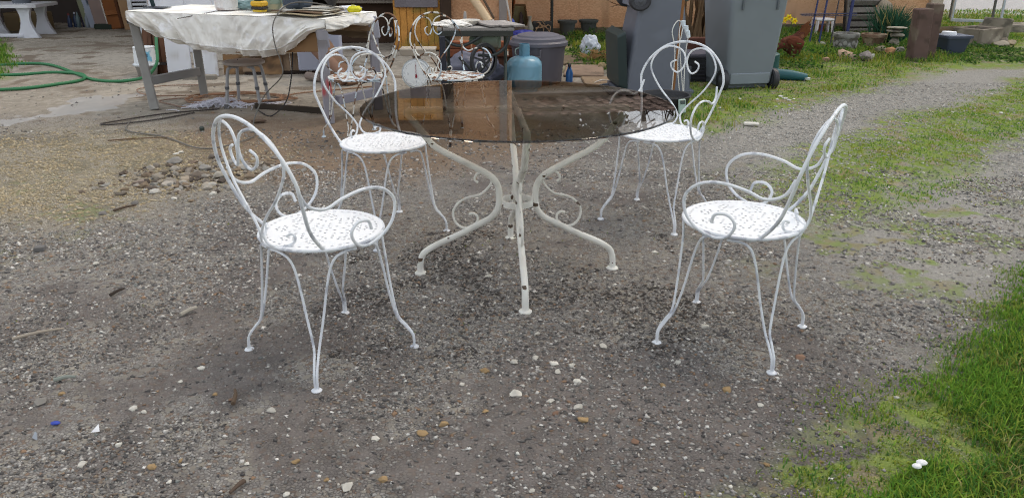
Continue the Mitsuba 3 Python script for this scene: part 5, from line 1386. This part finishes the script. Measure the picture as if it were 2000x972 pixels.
bedst = [(3.94, 9.82, 0.109, S(176, 150, 128)), (4.12, 9.65, 0.093, S(148, 140, 136)), (4.29, 9.86, 0.051, WH), (4.56, 10.28, 0.091, S(150, 142, 120)), (4.60, 10.09, 0.090, S(176, 134, 98)), (4.81, 10.28, 0.076, S(140, 136, 128)), (3.99, 9.69, 0.065, S(156, 140, 120)), (4.14, 11.11, 0.057, S(196, 192, 186)), (3.63, 9.56, 0.050, S(170, 140, 118)), (6.69, 11.34, 0.075, S(150, 140, 128)), (6.73, 11.22, 0.066, S(176, 160, 136))]
bedst.sort(key=lambda t: t[0] / t[1])
for i, (x, y, r, cl) in enumerate(bedst):
    put_rock(x, y, r, 500 + i, cl, (1, .8, .75), 'rough stone, ' + NTH[i] + ' from the left along the edge of the garden bed', 'edging_stone', 'stones edging the garden bed', .1)
for i, (x, y, r) in enumerate(sorted([(2.41, 7.31, 0.029), (2.42, 7.21, 0.032), (2.43, 7.14, 0.025), (2.49, 7.19, 0.019), (2.34, 7.17, 0.019), (2.02, 7.21, 0.022), (2.42, 7.24, 0.019), (3.39, 8.79, 0.023), (2.24, 6.88, 0.018), (1.74, 6.79, 0.021), (3.63, 6.66, 0.018), (3.98, 6.58, 0.023), (4.39, 7.47, 0.020), (3.84, 7.31, 0.016)], key=lambda t: t[0] / t[1])):
    put_rock(x, y, r, 560 + i, S(214, 212, 204), (1, .8, .5), 'small white stone, ' + NTH[i] + ' from the left on the lawn and grassy strip', 'white_pebble', 'white stones on the grass')
x, y = 1.06, 1.78
thing('white_plastic_bit', 'peanut-shaped white plastic scrap lying on the grass at the bottom right', 'litter', mesh=cat([blob((x - .009, y - .006, .056), 1, (.012, .010, .006), seed=3), blob((x + .009, y + .007, .058), 1, (.014, .011, .006), seed=5)]), mat='satin', col=S(236, 236, 236))
x, y = -1.20, 2.01
thing('paper_scrap', 'small white paper scrap on the gravel at the left', 'litter', mesh=tm([(x - .012, y - .01, .008), (x + .013, y - .008, .01), (x + .002, y + .014, .022), (x, y, .016)], [[0, 1, 3], [1, 2, 3], [2, 0, 3]]), col=S(236, 236, 238), smooth=False)
x, y = -1.34, 2.05
thing('blue_scrap', 'small deep blue plastic scrap on the gravel', 'litter', mesh=blob((x, y, .008), 1, (.013, .009, .004), seed=8, amp=.3), mat='satin', col=S(48, 70, 170))
x, y = -1.36, 1.98
thing('grey_leaf', 'curled grey dead leaf on the gravel near the left edge', 'leaf', mesh=tm([(x - .018, y + .03, .006), (x + .002, y + .008, .014), (x + .020, y - .025, .012), (x - .008, y - .004, .006)], [[0, 3, 1], [3, 2, 1]]), col=S(150, 156, 164), smooth=False)


def stick(label, a, b, r, col, name='stick'):
    A, B = np.array([a[0], a[1], .012]), np.array([b[0], b[1], .014])
    thing(name, label, name, mesh=tube([A, (A + B) / 2 + [.004, .004, .004], B], [r, r * .9, r * .6], 7, 3), col=col, amp=.2)


stick('long thin grey stick on the gravel at the left edge', (-1.77, 2.58), (-1.63, 2.66), .006, S(166, 156, 142))
stick('short dark stick on the gravel beyond the long grey stick', (-1.60, 2.96), (-1.57, 3.02), .0065, S(66, 58, 52))
stick('grey wood sliver on the gravel left of the front left chair foot', (-1.47, 2.29), (-1.41, 2.31), .007, S(140, 146, 138))
stick('pale wood chip pointing at the front left chair', (-1.25, 2.78), (-1.21, 2.84), .009, S(176, 170, 158))
stick('brown stubby twig on the gravel below the front left chair', (-0.85, 2.15), (-0.87, 2.23), .007, S(98, 82, 68))
stick('dark curved root beside the rubble ridge', (-2.08, 4.04), (-2.00, 4.13), .007, S(90, 76, 64), 'root')
stick('straight dark twig on the tan gravel', (-2.85, 5.63), (-2.46, 5.72), .005, S(120, 98, 78))
stick('brown splinter in the mud at the bottom edge', (-0.70, 1.77), (-0.72, 1.72), .007, S(92, 78, 68))
x, y = -2.16, 3.48
thing('slate_piece', 'small square slate piece on the gravel at the left', 'slate', mesh=bx(x, y, .014, .045, .04, .022, .003, rz=.2), col=S(112, 110, 108))
x, y = -3.23, 5.45
x, y = -1.97, 6.26
thing('bark_piece', 'flat dark piece of bark on the brown earth', 'bark', mesh=blob((x, y, .02), 1, (.06, .03, .014), seed=44, amp=.25), col=S(110, 92, 78))
x, y = 1.83, 6.15
thing('flat_white_tile', 'broken pale tile lying on the gravel before the lawn', 'tile', mesh=bx(x, y, .02, .11, .07, .018, .004, rz=-.2), col=S(206, 202, 194))
# paving, litter and dead leaves beside the dustbin
for i, (x, y, w, d, cl) in enumerate([(.78, 8.9, .42, .75, S(142, 122, 106)), (.95, 8.15, .48, .55, S(150, 130, 108)), (.72, 9.75, .40, .7, S(112, 98, 82))]):
    thing('paving_slab', ['worn brown paving slab beside the dustbin, middle of three', 'worn paving slab beside the upside-down bin, nearest of three', 'dark mossy paving slab farthest from the table'][i], 'paving slab', mesh=dense(bx(x, y, .012, w, d, .03, .008, rz=.12 * i - .1), .04), mat='rough', col=cl, amp=.2, stain=(S(96, 84, 72), .52, 6, .6))
g = trimesh.creation.icosphere(subdivisions=4)
v = np.array(g.vertices)
v *= (.6 + .9 * meshkit.fbm(v * 2.2, 4, 61))[:, None]
thing('white_bag', 'crumpled white plastic bag on the weeds by the wall', 'bag', mesh=tm(v * [.11, .10, .13] + [.95, 10.15, .12], g.faces), mat='satin', col=S(200, 206, 216), amp=.08)
lv = []
for i in range(60):
    c = np.array([1.13 + rng.normal() * .12, 9.75 + rng.normal() * .15, .04 + .08 * rng.random()])
    a = unit(rng.normal(size=3) * [1, 1, .3])
    b = unit(np.cross(a, rng.normal(size=3)))
    L = rng.uniform(.05, .12)
    lv.append(tm([c - a * L, c + b * L * .25 + [0, 0, .01], c + a * L, c - b * L * .25], [[0, 1, 2], [0, 2, 3]]))
lv = cat(lv)
kd = thing('dead_leaves', 'heap of dry brown leaves beside the white bag', 'leaves', mesh=lv, mat='leaf', smooth=False, cols=np.clip(S(176, 142, 100)[None] * np.repeat(rng.uniform(.6, 1.25, 60), 4)[:, None], 0, 1))
labels[kd]['kind'] = 'stuff'
for i, (x, y, r) in enumerate([(1.1, 9.0, .05), (1.18, 8.85, .04), (1.27, 8.7, .075), (1.0, 9.15, .06)]):
    put_rock(x, y, r, 620 + i, [WH, WH, S(190, 184, 172), S(176, 156, 120)][i], (1, .8, .7), 'white lump of rubble beside the green bin lid', 'white_rubble', 'rubble beside the green bin lid', .1)
thing('white_strip', 'thin white strip lying on the nearest paving slab', 'strip', mesh=tube([(.80, 7.98, .035), (.88, 8.04, .05), (.97, 8.06, .04)], [.004, .010, .004], 6, 3), col=S(222, 214, 204))


# ------------------------------------------------------------------ the leaf clump, weeds, grass
def blades(p, h, w, lean, seed, curl=.5):
    """grass blades at p (n, 2): each five points bent over to one side"""
    g = np.random.default_rng(seed)
    n = len(p)
    z = ground_z(p[:, 0], p[:, 1]) - .004
    a = g.uniform(0, 2 * PI, n)
    h = np.broadcast_to(h, (n,)) * g.uniform(.55, 1.25, n)
    l = np.broadcast_to(lean, (n,)) * g.uniform(.2, 1.2, n)
    w = np.broadcast_to(w, (n,)) * g.uniform(.7, 1.3, n)
    d = np.stack([np.cos(a), np.sin(a), 0 * a], 1)
    t = np.stack([-np.sin(a), np.cos(a), 0 * a], 1) * w[:, None] * .5
    b = np.stack([p[:, 0], p[:, 1], z], 1)
    up = np.array([0, 0, 1.0])
    m = b + up * (h * .6)[:, None] + d * (h * l * .35)[:, None]
    e = b + up * (h * (1 - .45 * l * curl))[:, None] + d * (h * l)[:, None]
    v = np.stack([b - t, b + t, m + t * .8, m - t * .8, e], 1).reshape(-1, 3)
    i = np.arange(n)[:, None] * 5
    return tm(v, np.vstack([i + [0, 1, 2], i + [0, 2, 3], i + [3, 2, 4]]))


def grass(name, label, cat_, p, h, w, lean, seed, pal, parent=None):
    g = np.random.default_rng(seed + 1)
    m = blades(p, h, w, lean, seed)
    pal = np.array(pal)
    # tufts: neighbouring blades share their tone
    tn = np.clip(nfb(p[:, 0], p[:, 1], 4.0, 3, seed) * 1.6 - .3 + g.normal(size=len(p)) * .18, 0, .999)
    c = pal[(tn * len(pal)).astype(int)] * g.uniform(.75, 1.25, (len(p), 1))
    k = fresh(name)
    scene[k] = mikit.ply(m, 'leaf', color=np.clip(np.repeat(c, 5, 0), 0, 1))
    labels[k] = {'label': label, 'category': cat_, 'kind': 'stuff'}
    return k


def sample(n, x0, x1, y0, y1, prob, seed):
    g = np.random.default_rng(seed)
    p = np.stack([g.uniform(x0, x1, n), g.uniform(y0, y1, n)], 1)
    return p[g.random(n) < prob(p[:, 0], p[:, 1])]


GREENS = [S(120, 160, 62), S(106, 150, 58), S(142, 172, 68), S(86, 130, 58), S(150, 162, 74), S(104, 140, 72), S(178, 168, 112)]
MOSSY = [S(146, 160, 58), S(132, 152, 50), S(164, 168, 72), S(118, 142, 48), S(140, 152, 66)]
nearg = lambda x, y: ground_masks_np(x, y)[0]
uu = lambda x, y: strip(x, y)
tuft = lambda x, y: sstep(.40, .54, nfb(x, y, 3.2, 3, 77) + .22 * sstep(-.75, -.45, uu(x, y)))
p = sample(140000, .5, 3.2, 1.45, 4.2, lambda x, y: nearg(x, y) * (.3 + .7 * tuft(x, y)) * sstep(-1.02, -.55, uu(x, y)), 11)
hh = .018 + .042 * tuft(p[:, 0], p[:, 1]) * sstep(-.85, -.40, uu(p[:, 0], p[:, 1]))
grass('lush_grass', 'lush green grass at the lower right corner', 'grass', p, hh, .0042, .9, 12, GREENS)
p = sample(80000, .4, 3.4, 1.4, 4.6, lambda x, y: sstep(-1.0, -.66, uu(x, y) + .35 * (nfb(x, y, 5, 3, 3) - .5)) * sstep(.40, .55, nfb(x, y, 6, 3, 5)) * sstep(.1, -.5, uu(x, y)), 13)
grass('moss_edge', 'short mossy growth along the edge of the gravel', 'moss', p, .013, .0042, 1.0, 14, MOSSY)
p = sample(120000, 1.2, 6.5, 3.2, 9.5, lambda x, y: ground_masks_np(x, y)[1] * (.3 + .7 * sstep(.4, .55, nfb(x, y, 4, 3, 6))), 15)
grass('grass_strip', 'yellow-green grass strip between the two wheel tracks', 'grass', p, .020, .006, 1.0, 16, MOSSY[:3] + GREENS[:4])
p = sample(150000, .8, 10.5, 5.6, 14, lambda x, y: ground_masks_np(x, y)[2] * (.35 + .65 * sstep(.4, .55, nfb(x, y, 3, 3, 6))), 17)
hh = .022 + .035 * sstep(.5, .62, nfb(p[:, 0], p[:, 1], 2.2, 3, 8)) + .05 * sstep(9.0, 9.8, p[:, 1]) * sstep(6.2, 5.2, p[:, 0])
grass('lawn', 'rough lawn in front of the garden bed', 'grass', p, hh, .008, .9, 18, GREENS + MOSSY[:3])
p = sample(16000, 6, 13, 13, 17, lambda x, y: ground_masks_np(x, y)[2] * .7, 27)
grass('far_lawn', 'grass verge before the pale lane', 'grass', p, .05, .014, .9, 28, GREENS + MOSSY[:2])
p = sample(26000, -8.4, -4.6, 7.8, 12.8, lambda x, y: ground_masks_np(x, y)[3], 19)
grass('left_grass', 'bright green grass at the far left edge', 'grass', p, .06, .010, .8, 20, GREENS[:4])
p = sample(30000, -4.2, 4.0, 2.6, 6.8, lambda x, y: sstep(.60, .68, nfb(x, y, 2.6, 4, 61)) * sstep(.45, .6, nfb(x, y, 9, 2, 62)) * (.2 + .8 * sstep(1.0, 2.0, x) + .5 * sstep(-2.0, -2.6, x)), 21)
grass('moss_patches', 'sparse mossy patches scattered over the gravel', 'moss', p, .012, .005, 1.0, 22, MOSSY)

g = np.random.default_rng(31)
n = 420
k_ = thing('leaf_clump', 'dense clump of upright blue-green strap leaves in the garden bed', 'plant')
b = np.stack([5.12 + g.normal(size=n) * .075, 11.35 + g.normal(size=n) * .07, 0 * np.arange(n) - .01], 1)
out = np.stack([g.normal(size=n) * .16, g.normal(size=n) * .12 - .02, g.uniform(.34, .58, n)], 1)
s_ = unit(np.array([1, .3, 0])) * .0085
lv = []
for i in range(n):
    a, e = b[i], b[i] + out[i]
    m1 = a + out[i] * .55 + np.array([-out[i][0], -out[i][1], 0]) * .18
    lv.append(tm([a - s_, a + s_, m1 + s_, m1 - s_, e + s_ * .15], [[0, 1, 2], [0, 2, 3], [3, 2, 4]]))
part(k_, 'leaves', cat(lv), kind='stuff', mat='leaf', smooth=False, cols=np.clip(np.repeat(np.where(g.random((n, 1)) < .06, S(176, 166, 110)[None], S(62, 104, 82)[None]) * g.uniform(.6, 1.3, (n, 1)), 5, 0), 0, 1))


def weeds(label, n, x0, x1, y0, y1, prob, size, seed, pal, hmax=.12):
    p = sample(n, x0, x1, y0, y1, prob, seed)
    g = np.random.default_rng(seed + 2)
    n = len(p)
    z = ground_z(p[:, 0], p[:, 1]) + hmax * g.random(n) * (.2 + .8 * sstep(.42, .62, nfb(p[:, 0], p[:, 1], 3.0, 2, seed)))
    c = np.stack([p[:, 0], p[:, 1], z], 1)
    d = g.normal(size=(n, 3)) * [1, 1, .5]
    d /= np.linalg.norm(d, axis=1, keepdims=True)
    s = np.cross(d, g.normal(size=(n, 3)) * .5 + [0, 0, 1.0])
    s /= np.linalg.norm(s, axis=1, keepdims=True) + 1e-9
    L = size * g.uniform(.6, 1.4, n)[:, None]
    v = np.stack([c - d * L * .5, c + s * L * .3, c + d * L * .5, c - s * L * .3], 1).reshape(-1, 3)
    i = np.arange(n)[:, None] * 4
    col = np.array(pal)[g.integers(0, len(pal), n)] * g.uniform(.6, 1.3, (n, 1))
    k = fresh('weeds')
    scene[k] = mikit.ply(tm(v, np.vstack([i + [0, 1, 2], i + [0, 2, 3]])), 'leaf', color=np.clip(np.repeat(col, 4, 0), 0, 1))
    labels[k] = {'label': label, 'category': 'weeds', 'kind': 'stuff'}


WG = [S(86, 122, 52), S(70, 106, 54), S(104, 136, 62), S(118, 134, 90), S(58, 90, 46)]
weeds('leafy weeds filling the garden bed round the hen, pots and stones', 26000, 3.1, 6.6, 9.4, 13.0, lambda x, y: sstep(9.4, 9.9, y + .3 * (nfb(x, y, 3, 2, 4) - .5)) * (.3 + .7 * sstep(.4, .5, nfb(x, y, 4, 2, 5))), .035, 41, WG, .09)
weeds('weeds growing between the dustbin and the upside-down bin', 9000, .6, 2.2, 9.0, 12.4, lambda x, y: sstep(.40, .5, nfb(x, y, 3.5, 2, 15)) * sstep(.6, .8, x), .035, 43, WG, .13)
weeds('weeds under the bare shrub behind the bins', 6000, 1.7, 3.4, 8.9, 11.8, lambda x, y: .8 + 0 * x, .04, 45, WG, .22)


# ------------------------------------------------------------------ gravel: every pebble its own little stone, joined into three masses
ICO = trimesh.creation.icosahedron()
OCT = trimesh.Trimesh([[1, 0, 0], [-1, 0, 0], [0, 1, 0], [0, -1, 0], [0, 0, 1], [0, 0, -1]], [[0, 2, 4], [2, 1, 4], [1, 3, 4], [3, 0, 4], [2, 0, 5], [1, 2, 5], [3, 1, 5], [0, 3, 5]], process=False)


def pebbles(name, label, n, x0, x1, y0, y1, r0, r1, prob, seed, tint=None, cat_='gravel', gain=1.0):
    p = sample(n, x0, x1, y0, y1, prob, seed)
    g = np.random.default_rng(seed + 3)
    n = len(p)
    r = r0 * (r1 / r0) ** (g.random(n) ** 2.2)
    base = np.array(OCT.vertices)
    v = base[None] * (1.12 + .2 * g.normal(size=(n, 6, 1))) + .18 * g.normal(size=(n, 6, 3))
    v = v * np.stack([r * g.uniform(.8, 1.35, n), r * g.uniform(.65, 1.0, n), r * g.uniform(.4, .75, n)], 1)[:, None]
    a = g.uniform(0, 2 * PI, n)[:, None]
    x, y = v[..., 0] * np.cos(a) - v[..., 1] * np.sin(a), v[..., 0] * np.sin(a) + v[..., 1] * np.cos(a)
    z = ground_z(p[:, 0], p[:, 1])[:, None]
    v = np.stack([x + p[:, :1], y + p[:, 1:], v[..., 2] + z + r[:, None] * .18], -1).reshape(-1, 3)
    f = (np.arange(n)[:, None, None] * 6 + np.array(OCT.faces)[None]).reshape(-1, 3)
    pal = np.array([S(134, 130, 126), S(108, 105, 102), S(158, 154, 149), S(88, 85, 84), S(180, 175, 168), S(138, 124, 110), S(200, 196, 190), S(146, 120, 98), S(220, 217, 211), S(126, 129, 126)]) * gain
    pw = np.array([.22, .20, .17, .13, .08, .08, .05, .025, .02, .025])
    c = pal[g.choice(len(pal), n, p=pw / pw.sum())] * g.uniform(.8, 1.2, (n, 1))
    if tint is not None:
        k, tc = tint(p[:, 0], p[:, 1])
        c = c * (1 - k[:, None]) + np.atleast_2d(tc) * g.uniform(.7, 1.3, (n, 1)) * k[:, None]
    key = fresh(name)
    scene[key] = mikit.ply(tm(v, f), 'matte', smooth=True, color=np.clip(np.repeat(c, 6, 0), 0, 1))
    labels[key] = {'label': label, 'category': cat_, 'kind': 'stuff'}


def bare(x, y):
    a, b, c, d = ground_masks_np(x, y)
    return (1 - np.clip(a + b * .75 + c * .85 + d, 0, 1))


def mudless(x, y):
    return .18 + .82 * sstep(.40, .56, nfb(x, y, 2.2, 4, 71)) * (1 - .5 * sstep(2.6, 2.1, y) * sstep(-.8, .2, x))


tan_ = lambda x, y: (.75 * sstep(1.3, .6, np.hypot((x + 3.0) / 1.25, y - 5.0) + .8 * (nfb(x, y, 1.5, 3, 5) - .5)), S(184, 170, 140))
far_ = lambda x, y: (np.maximum(tan_(x, y)[0], .5 * (x > .5)), np.where((x > .5)[:, None], S(196, 192, 184)[None], S(184, 170, 140)[None]))
pebbles('gravel', 'grey and brown gravel in the foreground', 80000, -1.9, 2.0, 1.35, 2.9, .0024, .0085, lambda x, y: bare(x, y) * mudless(x, y), 101)
pebbles('gravel', 'gravel round the table and the chairs', 90000, -3.2, 3.2, 2.9, 4.9, .0032, .010, lambda x, y: bare(x, y) * mudless(x, y), 103, tan_, gain=1.22)
pebbles('gravel', 'gravel farther back in the yard', 60000, -4.6, 5.2, 4.9, 8.2, .005, .013, lambda x, y: bare(x, y) * (.03 + .62 * (uu(x, y) > -3.4) * (x > .5) + .4 * (y < 6.0)), 105, far_)
pebbles('shaded_soil_crumbs', 'black crumbly soil under the table, with its shade put into the colour', 10000, -.75, .75, 2.45, 3.75, .003, .009, lambda x, y: sstep(.44, .52, nfb(x, y, 3.4, 4, 91) - .12 * (np.hypot(x / .75, (y - 3.05) / .6) - .6)), 107, lambda x, y: (0 * x + .93, S(74, 69, 65)), 'soil')  # soil clods coloured extra dark to carry the shade beneath the glass top
g = np.random.default_rng(55)
rp = np.array([(-2.1, 4.52), (-2.05, 4.6), (-2.12, 4.85), (-1.83, 4.95), (-1.6, 5.0), (-1.9, 4.55), (-1.75, 4.72)])
n = 650
cc = rp[g.integers(0, len(rp), n)] + g.normal(size=(n, 2)) * [.16, .10]
base = np.array(ICO.vertices)
r = .005 * (6.0 ** (g.random(n) ** 2.0))
v = base[None] * (1 + .28 * g.normal(size=(n, 12, 1))) * (r[:, None] * np.stack([g.uniform(.8, 1.5, n), g.uniform(.6, 1.0, n), g.uniform(.4, .8, n)], 1))[:, None]
a = g.uniform(0, 2 * PI, n)[:, None]
v = np.stack([v[..., 0] * np.cos(a) - v[..., 1] * np.sin(a) + cc[:, :1], v[..., 0] * np.sin(a) + v[..., 1] * np.cos(a) + cc[:, 1:], v[..., 2] + ground_z(cc[:, 0], cc[:, 1])[:, None] + (r * .3)[:, None]], -1).reshape(-1, 3)
pal = np.array([S(160, 150, 138), S(130, 116, 102), S(186, 178, 166), S(146, 128, 108), S(104, 94, 86), S(180, 176, 168)]) * .8
scene['rubble_grit'] = mikit.ply(tm(v, (np.arange(n)[:, None, None] * 12 + np.array(ICO.faces)[None]).reshape(-1, 3)), 'matte', smooth=False, color=np.clip(np.repeat(pal[g.integers(0, 6, n)] * g.uniform(.8, 1.2, (n, 1)), 12, 0), 0, 1))
labels['rubble_grit'] = {'label': 'small broken grit strewn along the rubble ridge', 'category': 'rubble', 'kind': 'stuff'}
pebbles('tan_grit', 'tan grit spread over the ground at the left', 26000, -5.0, -1.4, 3.6, 6.3, .005, .013, lambda x, y: np.clip(tan_(x, y)[0] * 1.3, 0, 1) * (.25 + .75 * sstep(.42, .54, nfb(x, y, 3.0, 3, 17))), 109, lambda x, y: (0 * x + .75, S(190, 172, 136)), 'grit')
